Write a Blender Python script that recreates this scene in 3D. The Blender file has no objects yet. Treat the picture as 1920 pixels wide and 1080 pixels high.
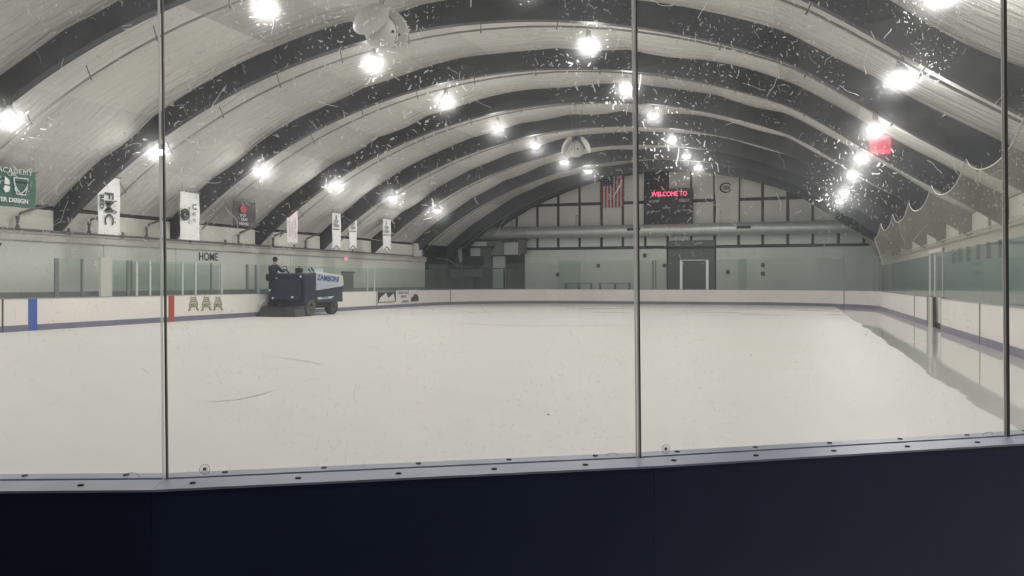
import bpy, bmesh, math, random
from mathutils import Vector, Matrix, Euler
random.seed(7)
S = bpy.context.scene
COL = S.collection
PI = math.pi
# ---------------------------------------------------------------- camera / world / exposure
F = 1600.0; HV = 529.0; EYE = 1.6
PSI = math.atan(540 / F); CP, SP = math.cos(PSI), math.sin(PSI)
cd = bpy.data.cameras.new('camera'); cam = bpy.data.objects.new('camera', cd); COL.objects.link(cam)
cam.location = (0, 0, EYE); cam.rotation_euler = (PI / 2, 0, PSI)
cd.sensor_width = 36; cd.lens = 36 * F / 1920; cd.shift_y = -(540 - HV) / 1920
cd.clip_start = 0.05; cd.clip_end = 300
S.camera = cam
w = bpy.data.worlds.new('world'); S.world = w; w.use_nodes = True
w.node_tree.nodes['Background'].inputs[0].default_value = (0.03, 0.035, 0.045, 1)
w.node_tree.nodes['Background'].inputs[1].default_value = 0.3
S.view_settings.view_transform = 'Standard'; S.view_settings.look = 'None'
S.view_settings.gamma = 1; S.view_settings.use_curve_mapping = False
S.view_settings.exposure = 0.60
S.cycles.transparent_max_bounces = 24
LAMP = 100.0

ll = bpy.data.lights.new('added_fill_light', 'POINT'); ll.energy = 62; ll.color = (.80, .88, 1); ll.shadow_soft_size = .5  # added fill, no such lamp is seen: brightens ledge and board backs
lo = bpy.data.objects.new('added_fill_light', ll); COL.objects.link(lo); lo.location = (-2.8, -4.5, 6.2)
# pixel helpers: where a sight line of the photograph meets a real wall, banner or ground plane
def ptX(u, v, X):
    xc = (u - 960) / F; z = X / (CP * xc - SP)
    return Vector((X, z * (CP + xc * SP), EYE - (v - HV) * z / F))
def ptY(u, v, Y):
    xc = (u - 960) / F; z = Y / (CP + xc * SP)
    return Vector((z * (CP * xc - SP), Y, EYE - (v - HV) * z / F))
def ptZ(u, v, Z):
    z = (EYE - Z) * F / (v - HV); xc = (u - 960) / F
    return Vector((z * (CP * xc - SP), z * (CP + xc * SP), Z))
def ptD(u, v, z):
    xc = (u - 960) / F
    return Vector((z * (CP * xc - SP), z * (CP + xc * SP), EYE - (v - HV) * z / F))
def proj_u(X, Y):
    z = -X * SP + Y * CP; return 960 + F * (X * CP + Y * SP) / z

# ---------------------------------------------------------------- materials
def srgb(r, g, b):
    f = lambda c: (c / 255 / 12.92) if c / 255 <= 0.04045 else ((c / 255 + 0.055) / 1.055) ** 2.4
    return (f(r), f(g), f(b), 1)
def mat(name, col, rough=0.6, metal=0.0, noise=0.0, nscale=3.0, bump=0.0, bscale=20.0, spec=0.5, emit=None, es=0):
    m = bpy.data.materials.new(name); m.use_nodes = True
    nt = m.node_tree; N = nt.nodes; L = nt.links; b = N['Principled BSDF']
    b.inputs['Base Color'].default_value = tuple(col[:3]) + (1,)
    b.inputs['Roughness'].default_value = rough; b.inputs['Metallic'].default_value = metal
    b.inputs['Specular IOR Level'].default_value = spec
    tc = N.new('ShaderNodeTexCoord')
    if noise:
        n = N.new('ShaderNodeTexNoise'); n.inputs['Scale'].default_value = nscale; n.inputs['Detail'].default_value = 5
        L.new(tc.outputs['Object'], n.inputs['Vector'])
        r = N.new('ShaderNodeValToRGB')
        r.color_ramp.elements[0].position = .3; r.color_ramp.elements[1].position = .7
        r.color_ramp.elements[0].color = tuple(c * (1 - noise) for c in col[:3]) + (1,)
        r.color_ramp.elements[1].color = tuple(min(1, c * (1 + noise)) for c in col[:3]) + (1,)
        L.new(n.outputs['Fac'], r.inputs[0]); L.new(r.outputs[0], b.inputs['Base Color'])
    if bump:
        n2 = N.new('ShaderNodeTexNoise'); n2.inputs['Scale'].default_value = bscale; n2.inputs['Detail'].default_value = 4
        L.new(tc.outputs['Object'], n2.inputs['Vector'])
        bp = N.new('ShaderNodeBump'); bp.inputs['Strength'].default_value = bump; bp.inputs['Distance'].default_value = 0.02
        L.new(n2.outputs['Fac'], bp.inputs['Height']); L.new(bp.outputs[0], b.inputs['Normal'])
    if emit:
        b.inputs['Emission Color'].default_value = tuple(emit[:3]) + (1,); b.inputs['Emission Strength'].default_value = es
    return m

M = {}
M['rib'] = mat('dark_painted_timber', (.045, .045, .05), .55, noise=.25, nscale=2.5, bump=.3)
M['wallwhite'] = mat('white_wall_sheet', (.62, .63, .58), .5, noise=.05, nscale=.4)
M['wallgrey'] = mat('grey_wainscot', (.22, .22, .21), .6, noise=.1)
M['wallgreen'] = mat('green_grey_wall', (.30, .40, .35), .5, noise=.08, nscale=.5)
M['cornice'] = mat('cornice_beige', (.52, .51, .47), .5, noise=.08, nscale=1)
M['panel'] = mat('white_insulation_panel', (.68, .67, .61), .55, noise=.05, nscale=.7)
M['gablepanel'] = mat('gable_panel', (.72, .70, .64), .6, noise=.05, nscale=.8)
M['farwall'] = mat('far_wall_sheet', (.76, .80, .74), .55, noise=.05, nscale=.5)
M['farpale'] = mat('far_wall_pale_board', (.80, .83, .77), .55, noise=.04)
M['darkframe'] = mat('dark_brown_frame', (.035, .03, .028), .6, noise=.2)
M['darkgrey'] = mat('dark_grey_paint', (.07, .075, .078), .6, noise=.15)
M['alcove'] = mat('alcove_grey_green', (.20, .23, .22), .7, noise=.2, nscale=1)
M['pipe'] = mat('grey_pipe', (.12, .12, .115), .5)
M['pipelight'] = mat('pale_grey_pipe', (.26, .26, .25), .5)
M['galv'] = mat('galvanised_duct', (.60, .61, .58), .38, .4, noise=.1, nscale=2)
M['board'] = mat('white_board_plastic', (.87, .82, .78), .32, noise=.035, nscale=.8)
M['kick'] = mat('kick_plate_mauve', (.18, .17, .245), .35, noise=.12, nscale=2)
M['toprail'] = mat('top_rail_grey', (.30, .31, .31), .4)
M['seam'] = mat('dark_seam', (.03, .03, .035), .6)
M['bluestripe'] = mat('blue_line_stripe', (.05, .11, .42), .35, noise=.15)
M['redstripe'] = mat('red_line_stripe', (.45, .06, .05), .35, noise=.1)
M['navy'] = mat('navy_board_back', (.021, .034, .08), .45, noise=.1, nscale=4)
M['cap'] = mat('blue_grey_ledge_cap', (.33, .35, .45), .42, noise=.1, nscale=6, bump=.05)
M['black'] = mat('black_rubber', (.01, .01, .012), .7)
M['metal'] = mat('post_aluminium', (.72, .73, .72), .35, .5)
M['postdark'] = mat('post_dark_grey', (.16, .18, .17), .5)
M['floor'] = mat('dark_rubber_floor', (.05, .05, .055), .8, noise=.2)
M['backwall'] = mat('lobby_dark_wall', (.06, .065, .08), .7, noise=.1)
M['doorgrey'] = mat('door_grey_green', (.14, .165, .16), .5)
M['white'] = mat('white_paint', (.75, .75, .73), .5)
M['bannerwhite'] = mat('banner_white_vinyl', (.74, .74, .72), .5, noise=.04, nscale=2, bump=.2, bscale=3)
M['bannerpink'] = mat('banner_pale_pink', (.74, .64, .66), .5, noise=.05)
M['bannergreen'] = mat('banner_green', (.03, .105, .08), .6, noise=.15, bump=.2, bscale=3)
M['bannerdark'] = mat('banner_charcoal', (.05, .04, .045), .6, noise=.15)
M['ink'] = mat('black_ink', (.025, .025, .03), .6)
M['inkgrey'] = mat('grey_ink', (.24, .24, .25), .6)
M['inkblue'] = mat('blue_ink', (.04, .08, .25), .5)
M['inkred'] = mat('red_ink', (.40, .04, .05), .6)
M['inkolive'] = mat('olive_ink', (.30, .27, .16), .6)
M['navypaint'] = mat('resurfacer_navy', (.022, .030, .055), .3, noise=.2, nscale=2)
M['tankwhite'] = mat('resurfacer_pale_blue', (.50, .56, .66), .3, noise=.06)
M['tankgrey'] = mat('resurfacer_hood_white', (.66, .70, .68), .35, noise=.04)
M['tire'] = mat('grey_frosted_tire', (.11, .11, .10), .8, noise=.2, nscale=8)
M['tiredark'] = mat('dark_tire', (.02, .02, .022), .7)
M['cond'] = mat('conditioner_grey', (.06, .06, .065), .5, noise=.3, nscale=4)
M['jacket'] = mat('navy_jacket', (.018, .024, .045), .8, noise=.2)
M['skin'] = mat('skin', (.45, .28, .2), .5)
M['hair'] = mat('black_cap_cloth', (.01, .01, .01), .8)
M['fixture'] = mat('lamp_housing', (.30, .30, .29), .4, .4)
M['lens'] = mat('lamp_glow', (1, 1, 1), .5, emit=(1.0, .995, .965), es=LAMP)
M['led'] = mat('red_led', (.8, .02, .05), .5, emit=(1.0, .05, .12), es=3.0)
M['exitlight'] = mat('exit_sign_red_glow', (.8, .1, .1), .5, emit=(1.0, .12, .16), es=1.2)
M['redsign'] = mat('backlit_red_sign', (.8, .05, .1), .5, emit=(1.0, .05, .13), es=8)
M['redsign2'] = mat('backlit_red_sign_bright', (.8, .05, .1), .5, emit=(1.0, .12, .2), es=14)
M['scoreface'] = mat('scoreboard_face', (.035, .035, .045), .5, noise=.1)
M['flagred'] = mat('flag_red', (.42, .03, .05), .7)
M['flagwhite'] = mat('flag_white', (.60, .58, .56), .7)
M['flagblue'] = mat('flag_blue', (.02, .035, .11), .7)
M['speaker'] = mat('speaker_shell', (.55, .55, .51), .45, noise=.05)
M['mark'] = mat('ice_scuff', (.36, .38, .38), .6)
M['gasket'] = mat('glass_seam_gasket', (.55, .56, .54), .3, .2)
M['stamp'] = mat('etched_stamp', (.16, .17, .17), .6)

def ice_material():
    m = bpy.data.materials.new('resurfaced_ice'); m.use_nodes = True
    nt = m.node_tree; N = nt.nodes; L = nt.links; b = N['Principled BSDF']
    tc = N.new('ShaderNodeTexCoord'); sx = N.new('ShaderNodeSeparateXYZ'); L.new(tc.outputs['Object'], sx.inputs[0])
    n = N.new('ShaderNodeTexNoise'); n.inputs['Scale'].default_value = .35; n.inputs['Detail'].default_value = 6
    L.new(tc.outputs['Object'], n.inputs['Vector'])
    # wet lane the resurfacer has left along the boards: x > 2.2
    a = N.new('ShaderNodeMath'); a.operation = 'MULTIPLY_ADD'; a.inputs[1].default_value = .5
    L.new(n.outputs['Fac'], a.inputs[0]); L.new(sx.outputs['X'], a.inputs[2])
    wr = N.new('ShaderNodeMapRange'); wr.inputs['From Min'].default_value = 2.38; wr.inputs['From Max'].default_value = 2.46
    L.new(a.outputs[0], wr.inputs['Value'])
    # a second wet smear by the far left corner
    mp = N.new('ShaderNodeMapping'); mp.inputs['Scale'].default_value = (.09, .22, 1)
    L.new(tc.outputs['Object'], mp.inputs['Vector'])
    n2 = N.new('ShaderNodeTexNoise'); n2.inputs['Scale'].default_value = 2.2; n2.inputs['Detail'].default_value = 7
    L.new(mp.outputs[0], n2.inputs['Vector'])
    r2 = N.new('ShaderNodeMapRange'); r2.inputs['From Min'].default_value = .57; r2.inputs['From Max'].default_value = .61
    L.new(n2.outputs['Fac'], r2.inputs['Value'])
    yr = N.new('ShaderNodeMapRange'); yr.inputs['From Min'].default_value = 33; yr.inputs['From Max'].default_value = 43
    L.new(sx.outputs['Y'], yr.inputs['Value'])
    mu = N.new('ShaderNodeMath'); mu.operation = 'MULTIPLY'; L.new(r2.outputs[0], mu.inputs[0]); L.new(yr.outputs[0], mu.inputs[1])
    mu2 = N.new('ShaderNodeMath'); mu2.operation = 'MULTIPLY'; mu2.inputs[1].default_value = .55; L.new(mu.outputs[0], mu2.inputs[0])
    mx = N.new('ShaderNodeMath'); mx.operation = 'MAXIMUM'; L.new(wr.outputs[0], mx.inputs[0]); L.new(mu2.outputs[0], mx.inputs[1])
    rg = N.new('ShaderNodeMapRange'); rg.inputs['To Min'].default_value = .55; rg.inputs['To Max'].default_value = .04
    L.new(mx.outputs[0], rg.inputs['Value']); L.new(rg.outputs[0], b.inputs['Roughness'])
    sp = N.new('ShaderNodeMapRange'); sp.inputs['To Min'].default_value = .25; sp.inputs['To Max'].default_value = .55
    L.new(mx.outputs[0], sp.inputs['Value']); L.new(sp.outputs[0], b.inputs['Specular IOR Level'])
    n3 = N.new('ShaderNodeTexNoise'); n3.inputs['Scale'].default_value = .25; n3.inputs['Detail'].default_value = 3
    L.new(tc.outputs['Object'], n3.inputs['Vector'])
    r = N.new('ShaderNodeValToRGB')
    r.color_ramp.elements[0].color = (.78, .765, .72, 1); r.color_ramp.elements[1].color = (.81, .775, .755, 1)
    r.color_ramp.elements[0].position = .35; r.color_ramp.elements[1].position = .65
    L.new(n3.outputs['Fac'], r.inputs[0]); 
    mc = N.new('ShaderNodeMix'); mc.data_type = 'RGBA'; mc.inputs[7].default_value = (.78, .755, .73, 1)
    L.new(mx.outputs[0], mc.inputs[0]); L.new(r.outputs[0], mc.inputs[6]); L.new(mc.outputs[2], b.inputs['Base Color'])
    return m
M['ice'] = ice_material()

def fabric_material():
    m = bpy.data.materials.new('quilted_ceiling_fabric'); m.use_nodes = True
    nt = m.node_tree; N = nt.nodes; L = nt.links; b = N['Principled BSDF']
    b.inputs['Roughness'].default_value = .7; b.inputs['Specular IOR Level'].default_value = .35
    at = N.new('ShaderNodeUVMap'); at.uv_map = 'UVMap'
    sx = N.new('ShaderNodeSeparateXYZ'); L.new(at.outputs[0], sx.inputs[0])
    fl = N.new('ShaderNodeMath'); fl.operation = 'FLOOR'; L.new(sx.outputs['X'], fl.inputs[0])
    wn = N.new('ShaderNodeTexWhiteNoise'); wn.noise_dimensions = '2D'
    cb = N.new('ShaderNodeCombineXYZ'); L.new(fl.outputs[0], cb.inputs[0])
    fy = N.new('ShaderNodeMath'); fy.operation = 'FLOOR'; L.new(sx.outputs['Y'], fy.inputs[0]); L.new(fy.outputs[0], cb.inputs[1])
    L.new(cb.outputs[0], wn.inputs['Vector'])
    cr = N.new('ShaderNodeValToRGB')
    cr.color_ramp.elements[0].color = (.47, .455, .43, 1); cr.color_ramp.elements[1].color = (.71, .69, .655, 1)  # random panel tones, with the shading of draped panels put into the colour
    L.new(wn.outputs['Value'], cr.inputs[0]); L.new(cr.outputs[0], b.inputs['Base Color'])
    mp = N.new('ShaderNodeMapping'); mp.inputs['Scale'].default_value = (.9, 16, 1); mp.inputs['Rotation'].default_value = (0, 0, .01)
    L.new(at.outputs[0], mp.inputs['Vector'])
    n = N.new('ShaderNodeTexNoise'); n.inputs['Scale'].default_value = 1.6; n.inputs['Detail'].default_value = 4; n.inputs['Distortion'].default_value = .3
    L.new(mp.outputs[0], n.inputs['Vector'])
    bp = N.new('ShaderNodeBump'); bp.inputs['Strength'].default_value = 1.0; bp.inputs['Distance'].default_value = .22
    L.new(n.outputs['Fac'], bp.inputs['Height']); L.new(bp.outputs[0], b.inputs['Normal'])
    return m
M['fabric'] = fabric_material()

def fresnel(N, L, ior=1.4):
    # same reflectance from both sides of a sheet
    g = N.new('ShaderNodeNewGeometry'); r = N.new('ShaderNodeMapRange'); r.inputs['To Min'].default_value = ior; r.inputs['To Max'].default_value = 1 / ior
    L.new(g.outputs['Backfacing'], r.inputs['Value']); f = N.new('ShaderNodeFresnel'); L.new(r.outputs[0], f.inputs[0]); return f
def tint_glass(name, col, edge=.05):
    m = bpy.data.materials.new(name); m.use_nodes = True
    nt = m.node_tree; N = nt.nodes; L = nt.links
    for n in list(N):
        if n.type == 'BSDF_PRINCIPLED': N.remove(n)
    out = [n for n in N if n.type == 'OUTPUT_MATERIAL'][0]
    t = N.new('ShaderNodeBsdfTransparent'); t.inputs[0].default_value = col
    g = N.new('ShaderNodeBsdfGlossy'); g.inputs['Roughness'].default_value = .06
    f = fresnel(N, L)
    d = N.new('ShaderNodeBsdfTranslucent'); d.inputs[0].default_value = (.5, .62, .58, 1)
    d2 = N.new('ShaderNodeBsdfDiffuse'); d2.inputs[0].default_value = (.4, .52, .48, 1)
    m0 = N.new('ShaderNodeMixShader'); L.new(d.outputs[0], m0.inputs[1]); L.new(d2.outputs[0], m0.inputs[2])
    m1 = N.new('ShaderNodeMixShader'); m1.inputs[0].default_value = edge; L.new(t.outputs[0], m1.inputs[1]); L.new(m0.outputs[0], m1.inputs[2])
    m2 = N.new('ShaderNodeMixShader'); L.new(f.outputs[0], m2.inputs[0]); L.new(m1.outputs[0], m2.inputs[1]); L.new(g.outputs[0], m2.inputs[2])
    L.new(m2.outputs[0], out.inputs[0]); return m
M['glass'] = tint_glass('green_tinted_rink_glass', (.95, .97, .957, 1), .03)
M['glassside'] = tint_glass('pale_green_rink_glass', (.93, .965, .95, 1), .02)

def scratched_glass():
    """near pane face: clear sheet with a thin dust film and thousands of puck and stick scratches"""
    m = bpy.data.materials.new('scratched_clear_glass'); m.use_nodes = True
    nt = m.node_tree; N = nt.nodes; L = nt.links
    for n in list(N):
        if n.type == 'BSDF_PRINCIPLED': N.remove(n)
    out = [n for n in N if n.type == 'OUTPUT_MATERIAL'][0]
    uv = N.new('ShaderNodeUVMap'); uv.uv_map = 'UVMap'
    def math_(op, a, b=None, c=None):
        x = N.new('ShaderNodeMath'); x.operation = op
        for i, q in enumerate((a, b, c)):
            if q is None: continue
            if isinstance(q, (int, float)): x.inputs[i].default_value = q
            else: L.new(q, x.inputs[i])
        return x.outputs[0]
    def layer(scale, length, width, keep, off, turn=1.0):
        mp = N.new('ShaderNodeMapping'); mp.inputs['Location'].default_value = (off, off * 1.7, 0); mp.inputs['Scale'].default_value = (scale,) * 3
        L.new(uv.outputs[0], mp.inputs['Vector'])
        nz = N.new('ShaderNodeTexNoise'); nz.noise_dimensions = '2D'; nz.inputs['Scale'].default_value = 1.3; nz.inputs['Detail'].default_value = 1
        L.new(mp.outputs[0], nz.inputs['Vector'])
        vs = N.new('ShaderNodeVectorMath'); vs.operation = 'MULTIPLY_ADD'; vs.inputs[1].default_value = (.35, .35, 0)
        L.new(nz.outputs['Color'], vs.inputs[0]); L.new(mp.outputs[0], vs.inputs[2])
        vo = N.new('ShaderNodeTexVoronoi'); vo.voronoi_dimensions = '2D'; vo.inputs['Scale'].default_value = 1
        L.new(vs.outputs[0], vo.inputs['Vector'])
        sb = N.new('ShaderNodeVectorMath'); sb.operation = 'SUBTRACT'; L.new(vs.outputs[0], sb.inputs[0]); L.new(vo.outputs['Position'], sb.inputs[1])
        p = N.new('ShaderNodeSeparateXYZ'); L.new(sb.outputs[0], p.inputs[0])
        c = N.new('ShaderNodeSeparateColor'); L.new(vo.outputs['Color'], c.inputs[0])
        ang = math_('MULTIPLY', c.outputs[0], PI * turn); ca = math_('COSINE', ang); sa = math_('SINE', ang)
        xr = math_('ADD', math_('MULTIPLY', p.outputs[0], ca), math_('MULTIPLY', p.outputs[1], sa))
        yr = math_('SUBTRACT', math_('MULTIPLY', p.outputs[1], ca), math_('MULTIPLY', p.outputs[0], sa))
        ln = math_('MULTIPLY', math_('MULTIPLY', c.outputs[1], c.outputs[1]), length * scale)
        a = math_('LESS_THAN', math_('ABSOLUTE', xr), ln)
        bb = math_('LESS_THAN', math_('ABSOLUTE', yr), math_('MULTIPLY', c.outputs[2], width * scale))
        k = math_('GREATER_THAN', math_('FRACT', math_('MULTIPLY', c.outputs[2], 7.31)), 1 - keep)
        return math_('MULTIPLY', math_('MULTIPLY', a, bb), k)
    big = N.new('ShaderNodeTexNoise'); big.inputs['Scale'].default_value = 2.2; big.inputs['Detail'].default_value = 3
    L.new(uv.outputs[0], big.inputs['Vector'])
    zone = N.new('ShaderNodeMapRange'); zone.inputs['From Min'].default_value = .44; zone.inputs['From Max'].default_value = .58
    L.new(big.outputs['Fac'], zone.inputs['Value'])
    hx = N.new('ShaderNodeSeparateXYZ'); L.new(uv.outputs[0], hx.inputs[0])
    hh = N.new('ShaderNodeMapRange'); hh.inputs['From Min'].default_value = .55; hh.inputs['From Max'].default_value = .95; hh.inputs['To Min'].default_value = .12
    L.new(hx.outputs['Y'], hh.inputs['Value'])
    s = layer(42, .009, .0024, .8, 3.1)
    s = math_('MAXIMUM', s, layer(24, .016, .0022, .6, 9.7))
    s = math_('MULTIPLY', s, math_('MULTIPLY_ADD', zone.outputs[0], .85, .12))
    s = math_('MAXIMUM', s, layer(9, .05, .0016, .5, 17.3))
    s = math_('MAXIMUM', s, math_('MULTIPLY', layer(60, .006, .0026, .7, 33.3), zone.outputs[0]))
    s = math_('MULTIPLY', s, hh.outputs[0])
    s = math_('MULTIPLY', s, .85)
    film = N.new('ShaderNodeTexNoise'); film.inputs['Scale'].default_value = 3.0; film.inputs['Detail'].default_value = 5; film.inputs['Distortion'].default_value = .8
    L.new(uv.outputs[0], film.inputs['Vector'])
    fr = N.new('ShaderNodeMapRange'); fr.inputs['From Min'].default_value = .35; fr.inputs['From Max'].default_value = .75
    fr.inputs['To Min'].default_value = .03; fr.inputs['To Max'].default_value = .09
    L.new(film.outputs['Fac'], fr.inputs['Value'])
    tr = N.new('ShaderNodeBsdfTransparent'); tr.inputs[0].default_value = (.98, .98, .98, 1)
    dust = N.new('ShaderNodeBsdfTranslucent'); dust.inputs[0].default_value = (.75, .80, .88, 1)
    scr = N.new('ShaderNodeBsdfTranslucent'); scr.inputs[0].default_value = (1, 1, 1, 1)
    rf = N.new('ShaderNodeBsdfRefraction'); rf.inputs['IOR'].default_value = 1.03; rf.inputs['Roughness'].default_value = .6; rf.inputs[0].default_value = (1, 1, 1, 1)
    rf2 = N.new('ShaderNodeBsdfRefraction'); rf2.inputs['IOR'].default_value = 1 / 1.03; rf2.inputs['Roughness'].default_value = .6
    rfm = N.new('ShaderNodeMixShader'); L.new(rf.outputs[0], rfm.inputs[1]); L.new(rf2.outputs[0], rfm.inputs[2])
    sc2 = N.new('ShaderNodeMixShader'); sc2.inputs[0].default_value = .5; L.new(scr.outputs[0], sc2.inputs[1]); L.new(rfm.outputs[0], sc2.inputs[2])
    # forward scatter: wide soft lobe through the dusty sheet
    hz = N.new('ShaderNodeBsdfRefraction'); hz.inputs['IOR'].default_value = 1.012; hz.inputs['Roughness'].default_value = .9; hz.inputs[0].default_value = (1, 1, 1, 1)
    gl = N.new('ShaderNodeBsdfGlossy'); gl.inputs['Roughness'].default_value = .01
    fn = fresnel(N, L)
    h1 = N.new('ShaderNodeMixShader'); h1.inputs[0].default_value = .05; L.new(tr.outputs[0], h1.inputs[1])
    hz2 = N.new('ShaderNodeBsdfRefraction'); hz2.inputs['IOR'].default_value = 1 / 1.012; hz2.inputs['Roughness'].default_value = .9
    hzm = N.new('ShaderNodeMixShader'); L.new(hz.outputs[0], hzm.inputs[1]); L.new(hz2.outputs[0], hzm.inputs[2]); L.new(hzm.outputs[0], h1.inputs[2])
    m1 = N.new('ShaderNodeMixShader'); L.new(fr.outputs[0], m1.inputs[0]); L.new(h1.outputs[0], m1.inputs[1]); L.new(dust.outputs[0], m1.inputs[2])
    m2 = N.new('ShaderNodeMixShader'); L.new(s, m2.inputs[0]); L.new(m1.outputs[0], m2.inputs[1]); L.new(sc2.outputs[0], m2.inputs[2])
    m3 = N.new('ShaderNodeMixShader'); L.new(fn.outputs[0], m3.inputs[0]); L.new(m2.outputs[0], m3.inputs[1]); L.new(gl.outputs[0], m3.inputs[2])
    L.new(m3.outputs[0], out.inputs[0]); return m
M['scratch'] = scratched_glass()
M['clear'] = tint_glass('clear_glass_back', (.98, .99, .985, 1), .0)
M['edge'] = mat('polished_glass_edge', (.42, .45, .43), .15, .3)

def seam_material():
    m = bpy.data.materials.new('translucent_gasket'); m.use_nodes = True; nt = m.node_tree; N = nt.nodes; L = nt.links
    out = [n for n in N if n.type == 'OUTPUT_MATERIAL'][0]
    a = N.new('ShaderNodeBsdfTranslucent'); a.inputs[0].default_value = (1, 1, 1, 1); b = N.new('ShaderNodeBsdfTransparent'); b.inputs[0].default_value = (.9, .9, .9, 1)
    x = N.new('ShaderNodeMixShader'); x.inputs[0].default_value = .45; L.new(a.outputs[0], x.inputs[1]); L.new(b.outputs[0], x.inputs[2]); L.new(x.outputs[0], out.inputs[0]); return m
M['seamlit'] = seam_material()
M['seamdark'] = mat('dark_seam_channel', (.06, .055, .05), .4)
def net_material():
    m = bpy.data.materials.new('beige_netting'); m.use_nodes = True
    nt = m.node_tree; N = nt.nodes; L = nt.links
    for n in list(N):
        if n.type == 'BSDF_PRINCIPLED': N.remove(n)
    out = [n for n in N if n.type == 'OUTPUT_MATERIAL'][0]
    t = N.new('ShaderNodeBsdfTransparent')
    d = N.new('ShaderNodeBsdfDiffuse'); d.inputs[0].default_value = (.58, .54, .46, 1)
    tl = N.new('ShaderNodeBsdfTranslucent'); tl.inputs[0].default_value = (.58, .54, .46, 1)
    mm = N.new('ShaderNodeMixShader'); L.new(d.outputs[0], mm.inputs[1]); L.new(tl.outputs[0], mm.inputs[2])
    tc = N.new('ShaderNodeTexCoord'); n = N.new('ShaderNodeTexNoise'); n.inputs['Scale'].default_value = .4; L.new(tc.outputs['Object'], n.inputs['Vector'])
    r = N.new('ShaderNodeMapRange'); r.inputs['To Min'].default_value = .31; r.inputs['To Max'].default_value = .40; L.new(n.outputs['Fac'], r.inputs['Value'])
    mx = N.new('ShaderNodeMixShader'); L.new(r.outputs[0], mx.inputs[0]); L.new(t.outputs[0], mx.inputs[1]); L.new(mm.outputs[0], mx.inputs[2])
    L.new(mx.outputs[0], out.inputs[0]); return m
M['net'] = net_material()

# ---------------------------------------------------------------- mesh helpers
class MB:
    def __init__(s): s.v = []; s.f = []; s.mi = []
    def quad(s, *p, mi=0):
        i = len(s.v); s.v += [tuple(q) for q in p]; s.f.append(tuple(range(i, i + len(p)))); s.mi.append(mi); return s
    def prism(s, base, ext, mi=0):
        n = len(base); i = len(s.v); ext = Vector(ext)
        s.v += [tuple(Vector(p)) for p in base] + [tuple(Vector(p) + ext) for p in base]
        s.f.append(tuple(range(i + n - 1, i - 1, -1))); s.f.append(tuple(range(i + n, i + 2 * n)))
        for k in range(n): s.f.append((i + k, i + (k + 1) % n, i + n + (k + 1) % n, i + n + k))
        s.mi += [mi] * (n + 2); return s
    def box(s, x0, x1, y0, y1, z0, z1, mi=0):
        x0, x1 = sorted((x0, x1)); y0, y1 = sorted((y0, y1)); z0, z1 = sorted((z0, z1))
        return s.prism([(x0, y0, z0), (x1, y0, z0), (x1, y1, z0), (x0, y1, z0)], (0, 0, z1 - z0), mi)
    def bar(s, a, b, w, h=None, up=(0, 0, 1)):
        a, b = Vector(a), Vector(b); h = h or w; d = (b - a).normalized(); up = Vector(up)
        if abs(d.dot(up)) > .98: up = Vector((0, 1, 0))
        x = d.cross(up).normalized(); y = x.cross(d).normalized()
        return s.prism([a - x * w / 2 - y * h / 2, a + x * w / 2 - y * h / 2, a + x * w / 2 + y * h / 2, a - x * w / 2 + y * h / 2], b - a)
    def tube(s, pts, r, n=8, caps=True):
        pts = [Vector(p) for p in pts]; rings = []
        for k, p in enumerate(pts):
            d = ((pts[min(k + 1, len(pts) - 1)] - pts[max(k - 1, 0)])).normalized()
            up = Vector((0, 0, 1)) if abs(d.z) < .95 else Vector((0, 1, 0))
            x = d.cross(up).normalized(); y = x.cross(d).normalized()
            rr = r[k] if isinstance(r, (list, tuple)) else r
            i = len(s.v); s.v += [tuple(p + (x * math.cos(2 * PI * j / n) + y * math.sin(2 * PI * j / n)) * rr) for j in range(n)]
            rings.append(i)
        for a, b in zip(rings, rings[1:]):
            for j in range(n): s.f.append((a + j, a + (j + 1) % n, b + (j + 1) % n, b + j)); s.mi.append(0)
        if caps:
            s.f.append(tuple(rings[0] + j for j in range(n - 1, -1, -1))); s.f.append(tuple(rings[-1] + j for j in range(n))); s.mi += [0, 0]
        return s
    def lathe(s, prof, c=(0, 0, 0), n=20, axis='Z', rot=None):
        c = Vector(c); rings = []
        for (r, z) in prof:
            i = len(s.v)
            for j in range(n):
                a = 2 * PI * j / n
                p = Vector((r * math.cos(a), r * math.sin(a), z))
                if axis == 'Y': p = Vector((p.x, p.z, p.y))
                if axis == 'X': p = Vector((p.z, p.x, p.y))
                if rot: p = rot @ p
                s.v.append(tuple(p + c))
            rings.append(i)
        for a, b in zip(rings, rings[1:]):
            for j in range(n): s.f.append((a + j, a + (j + 1) % n, b + (j + 1) % n, b + j)); s.mi.append(0)
        s.f.append(tuple(rings[0] + j for j in range(n - 1, -1, -1))); s.f.append(tuple(rings[-1] + j for j in range(n))); s.mi += [0, 0]
        return s
    def build(s, name, m, parent=None, smooth=False, bevel=0, origin=None):
        me = bpy.data.meshes.new(name); me.from_pydata(s.v, [], s.f)
        for mm in (m if isinstance(m, list) else [m]): me.materials.append(mm)
        for p, k in zip(me.polygons, s.mi): p.material_index = k; p.use_smooth = smooth
        bm = bmesh.new(); bm.from_mesh(me); bmesh.ops.recalc_face_normals(bm, faces=bm.faces); bm.to_mesh(me); bm.free()
        o = bpy.data.objects.new(name, me); COL.objects.link(o)
        if parent: o.parent = parent; o.matrix_parent_inverse = Matrix.Translation(parent.location).inverted() if parent.type == 'EMPTY' and parent.parent is None else Matrix()
        if smooth:
            try: me.set_sharp_from_angle(angle=math.radians(40))
            except Exception: pass
        if bevel:
            bv = o.modifiers.new('bevel', 'BEVEL'); bv.width = bevel; bv.segments = 2; bv.limit_method = 'ANGLE'
        return o

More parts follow.
